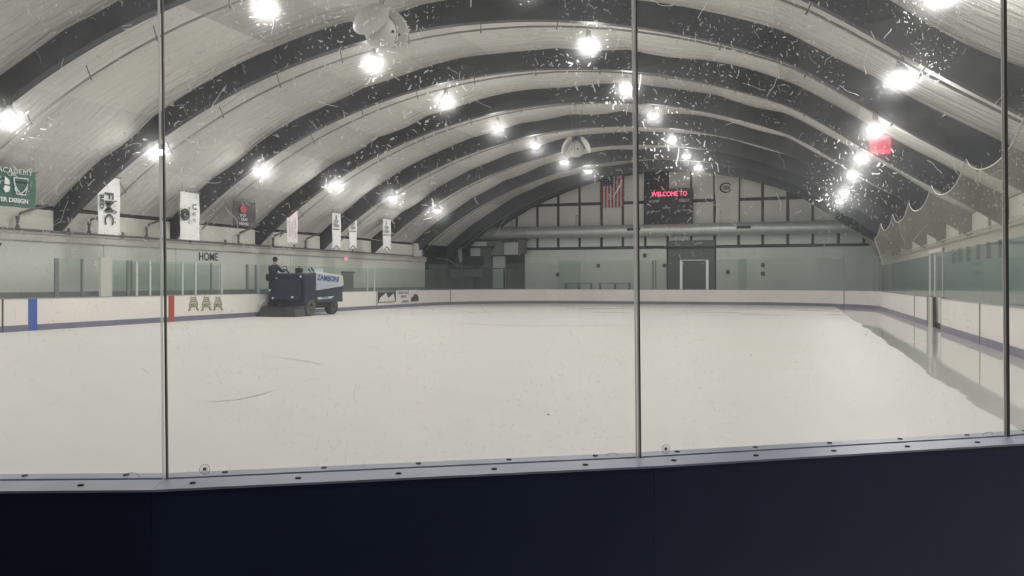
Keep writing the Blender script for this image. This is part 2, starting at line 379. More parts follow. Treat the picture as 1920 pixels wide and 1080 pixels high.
def thing(name, label, cat, loc=(0, 0, 0), group=None, kind=None):
    o = bpy.data.objects.new(name, None); COL.objects.link(o); o.location = loc; o.empty_display_size = .2
    o['label'] = label; o['category'] = cat
    if group: o['group'] = group
    if kind: o['kind'] = kind
    return o
def tag(o, label, cat, group=None, kind=None):
    o['label'] = label; o['category'] = cat
    if group: o['group'] = group
    if kind: o['kind'] = kind
    return o
def struct(o, label=None, cat=None):
    o['kind'] = 'structure'
    if label: o['label'] = label
    if cat: o['category'] = cat
    return o
def text(name, body, loc, size, m, parent, face='X', spin=0, sx=1.0, align='CENTER', ext=.004, bold=0.0):
    c = bpy.data.curves.new(name, 'FONT'); c.body = body; c.size = size; c.align_x = align; c.align_y = 'CENTER'; c.extrude = ext
    c.offset = bold; c.materials.append(m)
    o = bpy.data.objects.new(name, c); COL.objects.link(o)
    if face == 'X': base = Matrix(((0, 0, 1), (1, 0, 0), (0, 1, 0)))
    elif face == '-Y': base = Matrix(((1, 0, 0), (0, 0, -1), (0, 1, 0)))
    elif face == '-X': base = Matrix(((0, 0, -1), (-1, 0, 0), (0, 1, 0)))
    R = base @ Matrix.Rotation(spin, 3, 'Z') @ Matrix.Diagonal((sx, 1, 1))
    mw = Matrix.Translation(loc) @ R.to_4x4()
    bpy.context.view_layer.update(); dg = bpy.context.evaluated_depsgraph_get()
    me = bpy.data.meshes.new_from_object(o.evaluated_get(dg)); bpy.data.objects.remove(o)
    me.name = name; o = bpy.data.objects.new(name, me); COL.objects.link(o)
    if parent:
        o.parent = parent; o.matrix_local = Matrix.Translation(parent.location).inverted() @ mw
    else: o.matrix_world = mw
    return o

# ================================================================= BUILDING SHELL
XL, XR = -25.5, 6.15; XC = (XL + XR) / 2
Y0, YG = -8.0, 65.5
ZC = EYE - 15.85; RI, RO = 23.65, 24.62; RF = 24.42
ZLEDGE = EYE + 1.75
def corr(x):
    t = (x - XC - 9.2) / (16.6 - 9.2)
    return -.46 * math.sin(PI * t) ** 1.4 if 0 < t < 1 else 0.0
def arc(r, X): return ZC + math.sqrt(max(0, r * r - (X - XC) ** 2)) + corr(X)
XRK0, XRK1, YFAR = -24.0, 4.4, 62.0; RC = 8.5; ZB = 1.08

struct(MB().box(XRK0 - .12, XRK1 + .12, 1.5, YFAR + .12, -.12, 0).build('floor', M['ice']), 'white resurfaced ice with a wet lane along the right boards', 'ice')
struct(MB().box(XL - 6, XR + .2, Y0, YG + .5, -.4, -.12).build('floor', M['floor']), 'dark rubber floor around the rink', 'floor')

wl = MB(); YLE = ptX(797, 500, XL).y
wl.box(XL - .25, XL, Y0, YLE, 1.25, ZLEDGE)
wleft = struct(wl.build('wall_left', M['wallwhite']))
b = MB(); b.box(XL - .25, XL + .02, Y0, YLE, -.12, 1.25); b.build('wainscot', M['wallgrey'], wleft)
b = MB(); b.box(XL, XL + .10, Y0, YLE, ZLEDGE - .30, ZLEDGE); b.box(XL, XL + .16, Y0, YLE, ZLEDGE - .05, ZLEDGE + .03); b.build('cornice', M['cornice'], wleft)
wr = MB(); wr.box(XR, XR + .25, Y0, YG, 1.25, ZLEDGE - .42)
wright = struct(wr.build('wall_right', M['wallgreen']))
b = MB(); b.box(XR - .02, XR + .25, Y0, YG, -.12, 1.25); b.build('wainscot', M['wallwhite'], wright)
b = MB(); b.box(XR - .03, XR + .25, Y0, YG, ZLEDGE - .42, ZLEDGE); b.box(XR - .14, XR, Y0, YG, ZLEDGE - .05, ZLEDGE + .03); b.build('cornice', M['cornice'], wright)
# backing above both ledges
b = MB(); b.box(XL - .35, XL - .1, Y0, YLE, ZLEDGE, arc(RO, XL) + .2); struct(b.build('wall_left_upper', M['darkframe']))
b = MB(); b.box(XR + .1, XR + .35, Y0, YG, ZLEDGE, arc(RO, XR) + .2); struct(b.build('wall_right_upper', M['darkframe']))
b = MB(); b.box(XL - 6, XR + .3, Y0 - .2, Y0, -.12, 10.5); struct(b.build('wall_near', M['backwall']))

# white infill panels over the ledge, one per bay and side
RIBS = [-6 + 6 * k for k in range(12)]
def tops(Xw, y0, y1, mi):
    ztop = EYE + 2.57
    m = MB(); x = Xw + (.04 if Xw < 0 else -.04)
    m.box(Xw + (-.1 if Xw < 0 else .1), x, y0 + .28, y1 - .18, ZLEDGE + .03, ztop)
    return m
for k, y in enumerate(RIBS):
    y1 = y + 6 if k < 11 else YG
    if y < YLE - 6.5: tops(XL, y, y1, 0).build('panel', M['panel'], wleft)
    if k < 11 : tops(XR, y, y1, 0).build('panel', M['panel'], wright)

# ribs
th0 = math.asin((XL - XC + .02) / RI)
def rib_mesh(y, t=.26):
    m = MB(); n = 72; vi = []
    thm = math.acos(max(-1, min(1, (ZLEDGE + .03 - ZC) / RI)))
    for j in range(n + 1):
        a = -thm + 2 * thm * j / n
        ro = RO
        xi, zi = XC + RI * math.sin(a), ZC + RI * math.cos(a) + corr(XC + RI * math.sin(a))
        xo, zo = XC + ro * math.sin(a), ZC + ro * math.cos(a) + corr(XC + ro * math.sin(a))
        if xo < XL + .02: s_ = (XL + .02 - xi) / (xo - xi); xo = XL + .02; zo = zi + (zo - zi) * s_; zo = max(zo, zi)
        if xo > XR - .02: s_ = (XR - .02 - xi) / (xo - xi); xo = XR - .02; zo = zi + (zo - zi) * s_
        vi.append([(xi, y - t / 2, zi), (xi, y + t / 2, zi), (xo, y + t / 2, zo), (xo, y - t / 2, zo)])
    for a_, b_ in zip(vi, vi[1:]):
        for q in range(4): m.quad(a_[q], a_[(q + 1) % 4], b_[(q + 1) % 4], b_[q])
    # feet filling down to the ledge against the wall
    for Xw, sg in ((XL + .02, 1), (XR - .02, -1)):
        zz = arc(RO, Xw)
        xs = [Xw + sg * d for d in (0, .4, .8, 1.2)]
        m.prism([(Xw, y - t / 2, ZLEDGE + .03), (Xw + sg * .05, y - t / 2, ZLEDGE + .03)] + [(x, y - t / 2, min(arc(RI, x), 99)) for x in xs[1:]] + [(xs[-1], y - t / 2, arc(RO - .1, xs[-1])), (Xw, y - t / 2, zz)], (0, t, 0))
    bm = bmesh.new(); me = bpy.data.meshes.new('x'); me.from_pydata(m.v, [], m.f); bm.from_mesh(me)
    bmesh.ops.remove_doubles(bm, verts=bm.verts, dist=.0005); me2 = bpy.data.meshes.new('arch_rib'); bm.to_mesh(me2); bm.free()
    me2.materials.append(M['rib']); return me2
ribme = rib_mesh(0)
words = ['first', 'second', 'third', 'fourth', 'fifth', 'sixth', 'seventh', 'eighth', 'ninth', 'tenth', 'eleventh', 'twelfth']
for k, y in enumerate(RIBS):
    o = bpy.data.objects.new('roof_arch', ribme); COL.objects.link(o); o.location = (0, y, 0)
    if k < 3: lb = 'dark curved roof arch over the spectators, %s from the lobby wall' % words[k]
    else: lb = 'dark curved roof arch, %s in line from the far gable wall' % words[11 - k]
    tag(o, lb, 'roof arch', 'dark curved roof arches', 'structure')

# fabric bays
ceil = bpy.data.objects.new('ceiling', None); COL.objects.link(ceil); ceil['kind'] = 'structure'; ceil['label'] = 'pale quilted fabric lining between the dark arches'
def bay(y0, y1, idx):
    rnd = random.Random(idx * 13 + 5)
    a0 = -math.asin((XC - XL) / RF); NP = 13; sub = 7; NA = NP * sub; NY = 22
    bm = bmesh.new(); uvl = bm.loops.layers.uv.new('UVMap'); g = []
    folds = [rnd.uniform(-1, 1) for _ in range(NY + 1)]
    tilt = [rnd.uniform(-.22, .22) for _ in range(NP + 1)]; drop = [rnd.uniform(0, .07) for _ in range(NP + 1)]
    for j in range(NA + 1):
        pnl = min(j // sub, NP - 1); tt = (j - pnl * sub) / sub
        a = a0 + (-2 * a0) * j / NA; row = []
        for i in range(NY + 1):
            t = i / NY
            r = RF - .08 * math.sin(PI * t) * (.6 + drop[pnl] * 4) - .05 * math.sin(PI * tt) \
                - .05 * max(0, (t - .8) / .2) ** 2 + .02 * folds[i] * math.sin(PI * tt) + tilt[pnl] * (t - .5) * math.sin(PI * tt)
            x_ = XC + r * math.sin(a)
            row.append(bm.verts.new((x_, y0 + (y1 - y0) * t, ZC + r * math.cos(a) + corr(x_))))
        g.append(row)
    for j in range(NA):
        for i in range(NY):
            f = bm.faces.new((g[j][i], g[j][i + 1], g[j + 1][i + 1], g[j + 1][i])); f.smooth = True
            for l, (jj, ii) in zip(f.loops, ((j, i), (j, i + 1), (j + 1, i + 1), (j + 1, i))):
                eps = .001 if jj > j else -.001
                l[uvl].uv = (jj / sub - (1e-3 if (jj > j and jj % sub == 0) else -1e-3), idx * 3 + .02 + .96 * ii / NY)
    me = bpy.data.meshes.new('ceiling_lining'); bm.to_mesh(me); bm.free(); me.materials.append(M['fabric'])
    o = bpy.data.objects.new('ceiling_lining', me); COL.objects.link(o); o.parent = ceil
bay(-8, -6, 0)
for k, y in enumerate(RIBS): bay(y, y + 6 if k < 11 else YG, k + 1)
ceil.children[-1].data.materials[0] = M['darkgrey']
m = MB()
for j in range(40):
    a = -.75 + 1.5 * j / 40; c_ = -.75 + 1.5 * (j + 1) / 40
    P = lambda t, r: (XC + r * math.sin(t), 0, ZC + r * math.cos(t))
    m.prism([Vector(P(a, RO + .1)) + Vector((0, Y0, 0)), Vector(P(c_, RO + .1)) + Vector((0, Y0, 0)), Vector(P(c_, RO + .3)) + Vector((0, Y0, 0)), Vector(P(a, RO + .3)) + Vector((0, Y0, 0))], (0, YG + .6 - Y0, 0))
o = m.build('roof_deck', M['darkframe'], ceil)

# sprinkler pipe under each bay
for k, y in enumerate(RIBS[1:]):
    yy = y + 1.55; m = MB(); r = RF - .50
    am = math.asin((XC - XL - .3) / r); n = 40
    pts = [(XC + r * math.sin(-am + 2 * am * j / n), yy, ZC + r * math.cos(-am + 2 * am * j / n) + corr(XC + r * math.sin(-am + 2 * am * j / n))) for j in range(n + 1)]
    m.tube(pts, .032, 6)
    t = thing('sprinkler_pipe', ('thin curved sprinkler pipe in the %s ceiling bay from the far gable' % words[10 - k]), 'pipe', (XC, yy, ZC + r), 'sprinkler pipes under the lining', )
    m.build('pipe_run', M['pipelight'], t)
    for j in range(2, n, 3):
        h = MB(); p = Vector(pts[j]); h.tube([p, p + (p - Vector((XC, yy, ZC))).normalized() * .40], .014, 5)
        q = Vector(pts[j]) - (p - Vector((XC, yy, ZC))).normalized() * .10; h.tube([q, p], .022, 5)
        h.build('hanger', M['pipe'], t)

# ================================================================= LAMPS
def lamp_proto():
    t = thing('high_bay_lamp', '', 'lamp')
    m = MB(); m.lathe([(.02, .42), (.07, .42), (.09, .22), (.17, .13), (.25, -.01), (.25, -.035), (.235, -.035), (.235, -.02), (.06, -.02)], n=16); m.build('housing', M['fixture'], t, True)
    m = MB(); m.lathe([(.10, -.02), (.225, -.02), (.228, -.06), (.215, -.12), (.15, -.18), (.04, -.21)], n=20); m.build('lamp_bowl', M['lens'], t, True)
    return t
proto = lamp_proto(); used = [False]
def place_lamp(p, label, group):
    if not used[0]: t = proto; used[0] = True
    else:
        t = proto.copy(); COL.objects.link(t)
        for ch in proto.children:
            if ch.name.startswith('hanging_rod'): continue
            c = ch.copy(); COL.objects.link(c); c.parent = t
    t.location = p; t['label'] = label; t['group'] = group
    m = MB(); zt = arc(RF - .2, p.x) - p.z
    m.v = []; m.tube([(0, 0, .40), (0, 0, max(.5, zt + .1))], .012, 6)
    o = m.build('hanging_rod', M['pipe']); o.parent = t
rows = [(-21.0, [(18, 218), (297, 280), (493, 316), (630, 345), (736, 369), (820, 393)], 'over the left boards', 'row by the left wall'),
        (-13.2, [(497, 10), (700, 115), (836, 186), (933, 237), (1004, 271), (1058, 302), (1103, 319)], 'left of the arch crown', 'row left of the crown'),
        (-6.2, [(1103, 82), (1174, 163), (1225, 214), (1260, 261), (1287, 291), (1309, 312)], 'right of the arch crown', 'row right of the crown'),
        (2.1, [(1688, 137), (1641, 231), (1615, 287), (1599, 325), (1583, 352), (1575, 365)], 'near the right net', 'row by the right net')]
for X, pts, where, grp in rows:
    ps = [ptX(u, v, X) for u, v in pts]
    n = len(ps)
    for k, p in enumerate(ps):
        p.z = min(p.z, arc(RF, X) - .6)
        place_lamp(p, 'glowing high bay lamp %s, %s in its row from the camera' % (where, words[k]), grp)
    step = 6.0; extra = ps[0].copy(); k = 0
    z = sum(p.z for p in ps) / n
    while extra.y - step > -3:
        extra = Vector((X, extra.y - step, z)); k += 1
        if X == 2.1 and 12 < extra.y < 15: pass
        place_lamp(extra, 'glowing high bay lamp %s, above the picture edge' % where, grp)

# ================================================================= GABLE WALL
g = MB(); pts = []
aG = math.asin((XC - XL) / RO)
for j in range(49):
    a = -aG + 2 * aG * j / 48; pts.append((XC + RO * math.sin(a), YG, ZC + RO * math.cos(a)))
poly = [(XL, YG, -.12)] + pts + [(XR, YG, -.12)]
gable = struct(g.prism(poly, (0, .3, 0)).build('wall_far', M['darkframe']))
cols = [884, 930, 969, 1008, 1047, 1087, 1128, 1168, 1210, 1252, 1296, 1340, 1385, 1430, 1477, 1524, 1572, 1620, 1664]
zj = ptY(1220, 379, YG).z; zu = ptY(1230, 424, YG).z; zs0 = ptY(1230, 461, YG).z; zs1 = ptY(1230, 440, YG).z
xs = [ptY(u, 400, YG).x for u in cols]
def gp(x0, x1, z0, z1):
    m = MB(); x0 += .10; x1 -= .10; top = []
    for j in range(7):
        x = x1 + (x0 - x1) * j / 6; top.append((x, YG, max(z0 + .05, min(z1, arc(RF - .15, x)))))
    m.prism([(x0, YG, z0), (x1, YG, z0)] + top, (0, -.06, 0)); return m
for k in range(len(xs) - 1):
    x0, x1 = xs[k], xs[k + 1]
    if arc(RF, (x0 + x1) / 2) > zj + .4 and k != 8: gp(x0, x1, zj + .12, 20).build('panel', M['gablepanel'], gable)
    if k >= 1: gp(x0, x1, zu - .1, zj - .12).build('panel', M['gablepanel'], gable)
    gp(x0, x1, zs0, zs1 + .25).build('panel', M['farwall'], gable)
# louvre in the dark opening above the scoreboard
m = MB()
for j in range(9): m.box(xs[8] + .15, xs[9] - .15, YG - .09, YG, zj + .3 + .28 * j, zj + .36 + .28 * j)
m.build('vent_louvre', M['darkgrey'], gable)
# lower sheet wall with its doors
zt0 = ptY(1100, 468, YG).z
def low(u0, u1, m_, ztop, d=.12, zb=-.12):
    return MB().box(ptY(u0, 500, YG).x, ptY(u1, 500, YG).x, YG, YG - d, zb, ztop).build('wall_sheet', m_, gable)
low(985, 1250, M['farwall'], zt0); low(1343, 1672, M['farwall'], zt0)
low(1343, 1432, M['farpale'], zt0 - .02, .14); low(988, 1196, M['farpale'], zt0 - .55, .14)
o = MB().box(ptY(985, 0, YG).x, ptY(1672, 0, YG).x, YG, YG - .2, zt0, zt0 + .14).build('sheet_cap', M['darkframe'], gable)
for u in (1100, 1432, 1485, 1530, 1580):
    MB().box(ptY(u, 0, YG).x - .03, ptY(u, 0, YG).x + .03, YG - .1, YG - .16, .3, zt0).build('batten', M['farwall'], gable)
MB().box(ptY(1225, 0, YG).x - .02, ptY(1225, 0, YG).x + .02, YG - .12, YG - .2, .8, zt0 - .9).build('conduit', M['darkgrey'], gable)
MB().box(ptY(1230, 0, YG).x - .02, ptY(1230, 0, YG).x + .02, YG - .12, YG - .2, .8, zt0 - .9).build('conduit', M['pipe'], gable)
for (u, v) in ((1209, 479), (1430, 497), (1430, 513), (1365, 510), (1046, 515), (1122, 498), (1246, 498)):
    p = ptY(u, v, YG - .15); MB().box(p.x - .12, p.x + .12, YG - .12, YG - .24, p.z - .14, p.z + .14).build('wall_box', M['darkgrey'], gable)
d3 = struct(MB().box(ptY(1253, 0, YG).x, ptY(1340, 0, YG).x, YG - .02, YG - .10, -.12, zt0 + .6).build('door_1', M['doorgrey']))
MB().box(ptY(1253, 0, YG).x, ptY(1340, 0, YG).x, YG - .10, YG - .22, zt0 - .02, zt0 + .08).build('door_header', M['darkframe'], d3)
m = MB()
for k in range(12): m.box(ptY(1258, 0, YG).x, ptY(1336, 0, YG).x, YG - .10, YG - .125, .4 + k * .34, .43 + k * .34)
m.build('door_rib', M['doorgrey'], d3)

# duct across the gable
yd = YG - 1.0
pL, pR = ptY(868, 440, yd), ptY(1612, 424, yd); zd = (ptY(900, 437, yd).z + ptY(1590, 426, yd).z) / 2
t = thing('ventilation_duct', 'long round grey ventilation duct running across the far wall', 'duct', (XC, yd, zd))
m = MB(); m.tube([(pL.x, yd, zd), (pR.x, yd, zd)], .47, 20); m.build('duct_run', M['galv'], t, True)
for u in (990, 1100, 1185, 1300, 1420, 1530):
    x = ptY(u, 430, yd).x; m = MB(); m.tube([(x - .04, yd, zd), (x + .04, yd, zd)], .495, 20); m.build('duct_joint', M['galv'], t, True)
for u in (1190, 1395):
    x = ptY(u, 430, yd).x; m = MB(); m.box(x - .5, x + .5, yd - .44, yd - .52, zd - .02, zd + .16); m.build('vent_grille', M['black'], t)
m = MB(); e = ptY(1652, 482, yd + .3); m.tube([(pR.x - .2, yd, zd), (pR.x + .3, yd, zd - .25), (pR.x + .9, yd, zd - 1.1), (min(e.x, XR - .4), yd + .1, zd - 2.0)], [.44, .40, .34, .3], 16); m.build('duct_elbow', M['galv'], t, True)
m = MB()
for u in (960, 1080, 1230, 1350, 1480, 1590):
    x = ptY(u, 430, yd).x; m.bar((x, yd, zd + .45), (x, yd, zd + 1.3), .03); m.bar((x, yd, zd + 1.3), (x, YG - .02, zd + 1.3), .03)
m.build('duct_hanger', M['pipe'], t)

# scoreboard
ys = YG - .55; a, c = ptY(1209, 355, ys), ptY(1298, 419, ys)
t = thing('scoreboard', 'dark wall scoreboard with red WELCOME TO message on top', 'scoreboard', ((a.x + c.x) / 2, ys, c.z))
MB().box(a.x, c.x, ys, YG - .04, c.z, a.z).build('cabinet', M['scoreface'], t, bevel=.03)
def stext(body, u, v, size, m_, sx=1, bold=0):
    p = ptY(u, v, ys - .012); return text('lettering', body, p, size, m_, t, '-Y', 0, sx, ext=.006, bold=bold)
MB().box(ptY(1220, 0, ys).x, ptY(1290, 0, ys).x, ys, ys - .02, ptY(1255, 370, ys).z, ptY(1255, 357, ys).z).build('message_panel', M['seam'], t)
o = stext('WELCOME TO', 1255, 364, .50, M['led'], .82, 0); o.location.y -= .02
stext('HOME', 1226, 378, .27, M['white']); stext('GUEST', 1283, 376, .27, M['white']); stext('PERIOD', 1250, 390, .17, M['white'])
stext('PLR  PNALTY', 1226, 397, .17, M['white']); stext('PLR  PNALTY', 1282, 394, .17, M['white'])
for (u, v, w_, h_) in ((1226, 386, .8, .34), (1283, 384, .8, .34), (1254, 398, .4, .3), (1222, 406, 1.1, .4), (1284, 404, 1.1, .4)):
    p = ptY(u, v, ys); MB().box(p.x - w_ / 2, p.x + w_ / 2, ys, ys - .01, p.z - h_ / 2, p.z + h_ / 2).build('digit_window', M['seam'], t)

# US flag hung vertically
yf = YG - .35; a, c = ptY(1128, 320, yf), ptY(1169, 388, yf)
t = thing('hanging_flag', 'United States flag hung vertically on the far gable wall', 'flag', ((a.x + c.x) / 2, yf, c.z))
W_, H_ = c.x - a.x, a.z - c.z
for k in range(13):
    x0 = a.x + W_ * k / 13; x1 = x0 + W_ / 13; zt = a.z if k >= 7 else a.z - H_ * .42
    m = MB()
    for j in range(6):
        z0 = zt + (c.z - zt) * j / 6; z1 = zt + (c.z - zt) * (j + 1) / 6; dy = .02 * math.sin(j * 1.7 + k * .9)
        m.prism([(x0, yf + dy, z1), (x1, yf + dy, z1), (x1, yf + dy, z0), (x0, yf + dy, z0)], (0, .015, 0))
    m.build('stripe', M['flagred'] if k % 2 == 0 else M['flagwhite'], t)
m = MB(); m.box(a.x, a.x + W_ * 7 / 13, yf - .01, yf + .02, a.z - H_ * .42, a.z); cn = m.build('canton', M['flagblue'], t)
m = MB()
for i in range(5):
    for j in range(7):
        cx, cz = a.x + W_ * 7 / 13 * (i + .5) / 5, a.z - H_ * .42 * (j + .5) / 7; st = []
        for q in range(10):
            r = .05 if q % 2 == 0 else .02; st.append((cx + r * math.sin(q * PI / 5), yf - .012, cz + r * math.cos(q * PI / 5)))
        m.prism(st, (0, -.006, 0))
m.build('stars', M['flagwhite'], t)

# pale banner with dark oval logo
a, c = ptY(1341, 318, yf), ptY(1385, 420, yf)
t = thing('wall_banner', 'long pale banner with a dark oval emblem on the far gable wall', 'banner', ((a.x + c.x) / 2, yf, c.z))
m = MB()
for j in range(10):
    z0 = c.z + (a.z - c.z) * j / 10; z1 = c.z + (a.z - c.z) * (j + 1) / 10
    i0 = .05 * math.sin(j * .6); i1 = .05 * math.sin((j + 1) * .6)
    m.prism([(a.x + i0, yf, z0), (c.x - i0 * .5, yf, z0), (c.x - i1 * .5, yf, z1), (a.x + i1, yf, z1)], (0, .03, 0))
m.build('cloth', M['gablepanel'], t)
p = ptY(1361, 352, yf - .02)
m = MB(); ring = []
for k in range(26):
    an = .5 + 5.3 * k / 25; ring.append((p.x + .40 * math.cos(an), yf - .02, p.z + .34 * math.sin(an)))
m.tube(ring, [.03 + .04 * math.sin(PI * k / 25) for k in range(26)], 6); m.build('emblem', M['ink'], t)
m = MB(); m.prism([(p.x - .25, yf - .015, p.z - .12), (p.x + .28, yf - .015, p.z - .18), (p.x + .32, yf - .015, p.z + .1), (p.x + .1, yf - .015, p.z + .18), (p.x - .22, yf - .015, p.z + .12)], (0, -.01, 0)); m.build('emblem_centre', M['inkgrey'], t)

# ================================================================= FAR-LEFT ALCOVE
XA = XL - 5.5
o = MB().box(XA - .2, XA, YLE, YG, -.12, 7).build('wall_alcove', M['alcove']); struct(o)
MB().box(XA, XL - .25, YLE - .25, YLE, -.12, 7).build('return', M['alcove'], o)
MB().box(XA, XL, YG, YG + .3, -.12, 7).build('back', M['alcove'], o)
MB().box(XA, XL, YLE, YG, 5.6, 5.8).build('lid', M['darkframe'], o)
# machinery deck, partitions
def atb(u0, u1, v0, v1, Y, d, m_, name, par):
    A, B = ptY(u0, v0, Y), ptY(u1, v1, Y)
    return MB().box(A.x, B.x, Y, Y + d, B.z, A.z).build(name, m_, par)
t = thing('machinery_enclosure', 'grey plant-room front with stacked openings in the far left corner', 'enclosure', tuple(ptY(905, 540, 64.6)))
t.location.z = 0
atb(858, 985, 447, 451, 64.4, .8, M['darkframe'], 'beam', t)
atb(880, 912, 451, 462, 64.5, .5, M['farwall'], 'panel', t)
atb(914, 940, 451, 462, 64.5, .5, M['alcove'], 'panel', t)
atb(880, 925, 462, 464, 64.4, .6, M['black'], 'beam', t)
atb(882, 900, 465, 480, 64.6, .3, M['farwall'], 'window_panel', t)
atb(902, 921, 465, 500, 64.7, .3, M['doorgrey'], 'window_panel', t)
atb(868, 906, 481, 498, 64.6, .3, M['darkframe'], 'opening', t)
atb(924, 946, 480, 540, 64.7, .3, M['farwall'], 'pier', t)
atb(840, 850, 462, 504, 62.9, .3, M['darkframe'], 'post', t)
t = thing('duct_box', 'square galvanised duct elbow under the round duct', 'duct', tuple(ptY(955, 478, 64)))
A, B = ptY(948, 455, 64), ptY(974, 478, 64)
MB().box(A.x, B.x, 63.6, 64.4, B.z, A.z).build('box', M['galv'], t, bevel=.02)
m = MB(); prof = []
A2 = ptY(922, 460, 64)
for k in range(9):
    an = PI / 2 * k / 8; prof.append((A.x - (A.x - A2.x) * math.sin(an), 63.7, A.z - .1 - 1.0 * (1 - math.cos(an))))
m.prism([(A.x, 63.7, B.z)] + [(A.x, 63.7, A.z - .1)] + prof[1:] + [(A2.x, 63.7, B.z)], (0, .6, 0)); m.build('sweep', M['alcove'], t)
MB().box(B.x, B.x + .5, 63.6, 64.4, B.z + .1, A.z + .2).build('collar', M['pipe'], t)
# black framed screen
t = thing('screen_fence', 'dark framed glass screen with pale script behind the far left boards', 'screen', tuple(ptY(880, 540, 63.4)))
t.location.z = 0
y_ = 63.4
for u in (796, 868, 945, 982):
    x = ptY(u, 0, y_).x; MB().box(x - .06, x + .06, y_, y_ + .1, 0, ptY(u, 502, y_).z).build('post', M['black'], t)
A, B = ptY(796, 504, y_), ptY(982, 540, y_)
MB().box(A.x, B.x, y_, y_ + .08, A.z - .06, A.z + .04).build('top_bar', M['black'], t)
MB().box(A.x, B.x, y_ + .03, y_ + .05, .4, A.z).build('pane', M['glass'], t)
atb(846, 905, 505, 519, y_ - .03, .02, M['doorgrey'], 'sign_panel', t)
text('lettering', 'Sportsmen', ptY(876, 512, y_ - .05), .40, M['inkgrey'], t, '-Y')
# white folded flag on pole
p0, p1 = ptY(867, 545, 62.9), ptY(867, 330, 62.9)
t = thing('flag_pole', 'thin pole with a furled white flag in the far left corner', 'flag', (p0.x, 62.9, 0))
m = MB(); m.tube([(p0.x, 62.9, 0), (p0.x, 62.9, 6.3)], .035, 8); m.build('pole', M['pipe'], t)
m = MB(); q = [ptY(u, v, 62.8) for u, v in ((864, 443), (857, 456), (857, 466), (863, 494), (866, 488), (866, 445))]
m.prism(q, (0, -.06, 0)); m.build('cloth', M['flagwhite'], t)
# tall round tank/pier at wall end
p = ptX(783, 480, XL + .3)
t = thing('wall_cabinet', 'rounded pale metal cover at the end of the left ledge', 'cover', (p.x, p.y, ZLEDGE))
m = MB(); m.lathe([(.1, .95), (.38, .9), (.42, .7), (.42, .0)], (p.x - .1, p.y, ZLEDGE + .03), 16); m.build('shell', M['cornice'], t, True)

# ================================================================= LEFT WALL FITTINGS
m = MB(); m.tube([(XL + .22, y, ZLEDGE + .06) for y in (Y0 + 1, 20, 40, YLE - .5)], .035, 8)
t = thing('ledge_pipe', 'long thin pipe lying along the top of the left wall ledge', 'pipe', (XL + .22, 20, ZLEDGE)); m.build('pipe_run', M['pipe'], t)
m = MB()
for u in (222, 350, 415, 545, 655, 350, 120):
    y = ptX(u, 450, XL).y; m.tube([(XL + .22, y, ZLEDGE - .02), (XL + .22, y, ZLEDGE + .22)], .05, 8)
m.build('pipe_tee', M['pipe'], t)
lab = {33: 'below the green banner', 167: 'left of the tall FMC banner', 275: 'between the two tall white banners', 447: 'below the charcoal banner', 512: 'left of the pale pink banner', 573: 'right of the pale pink banner'}
for u, wh in lab.items():
    p = ptX(u, 430, XL + .24); y = p.y; x = XL + .24; m = MB()
    zt = EYE + 2.35
    m.tube([(x, y, ZLEDGE + .05), (x, y, zt - .15), (x + .05, y + .05, zt), (x + .25, y + .45, zt + .18), (x + .35, y + .9, zt + .34)], .045, 8)
    t = thing('conduit_riser', 'dark bent conduit on the left ledge ' + wh, 'conduit', (x, y, ZLEDGE), 'conduit risers on the left wall')
    m.build('conduit_pipe', M['pipe'], t, True)
    m = MB(); m.tube([(x, y, ZLEDGE + .05), (x, y, ZLEDGE + .17)], .07, 8); m.tube([(x, y, zt - .22), (x, y, zt - .1)], .065, 8); m.build('coupling', M['pipe'], t)
# wall lettering
p = ptX(391, 482, XL + .012); o = text('wall_lettering', 'HOME', p, .50, M['ink'], None, 'X', 0, .95, bold=.008)
tag(o, 'black HOME lettering on the pale left wall above the bench glass', 'lettering')
p = ptX(3, 467, XL + .012); o = text('wall_lettering', 'AWAY', p, .50, M['ink'], None, 'X', 0, .95, align='RIGHT', bold=.012)
tag(o, 'black lettering cut off by the left picture edge, on the pale wall', 'lettering')
# exit sign
p = ptX(648, 485, XL + .06)
t = thing('exit_sign', 'small glowing red exit sign high on the left wall', 'sign', tuple(p))
MB().box(XL, XL + .08, p.y - .2, p.y + .2, p.z - .1, p.z + .1).build('case', M['white'], t)
text('lettering', 'EXIT', (XL + .085, p.y + .05, p.z), .2, M['exitlight'], t, 'X', bold=.01)
# side door on the left wall
A, B = ptX(641, 512, XL), ptX(661, 545, XL)
d = struct(MB().box(XL + .02, XL + .06, A.y, B.y, -.12, A.z).build('door_2', M['doorgrey']))
MB().box(XL + .0, XL + .10, A.y - .1, B.y + .1, A.z, A.z + .1).build('door_frame', M['darkgrey'], d)
# battens on wall
for u in (195, 330, 545):
    y = ptX(u, 450, XL).y; MB().box(XL, XL + .03, y - .03, y + .03, 1.3, ZLEDGE - .3).build('batten', M['wallwhite'], wleft)

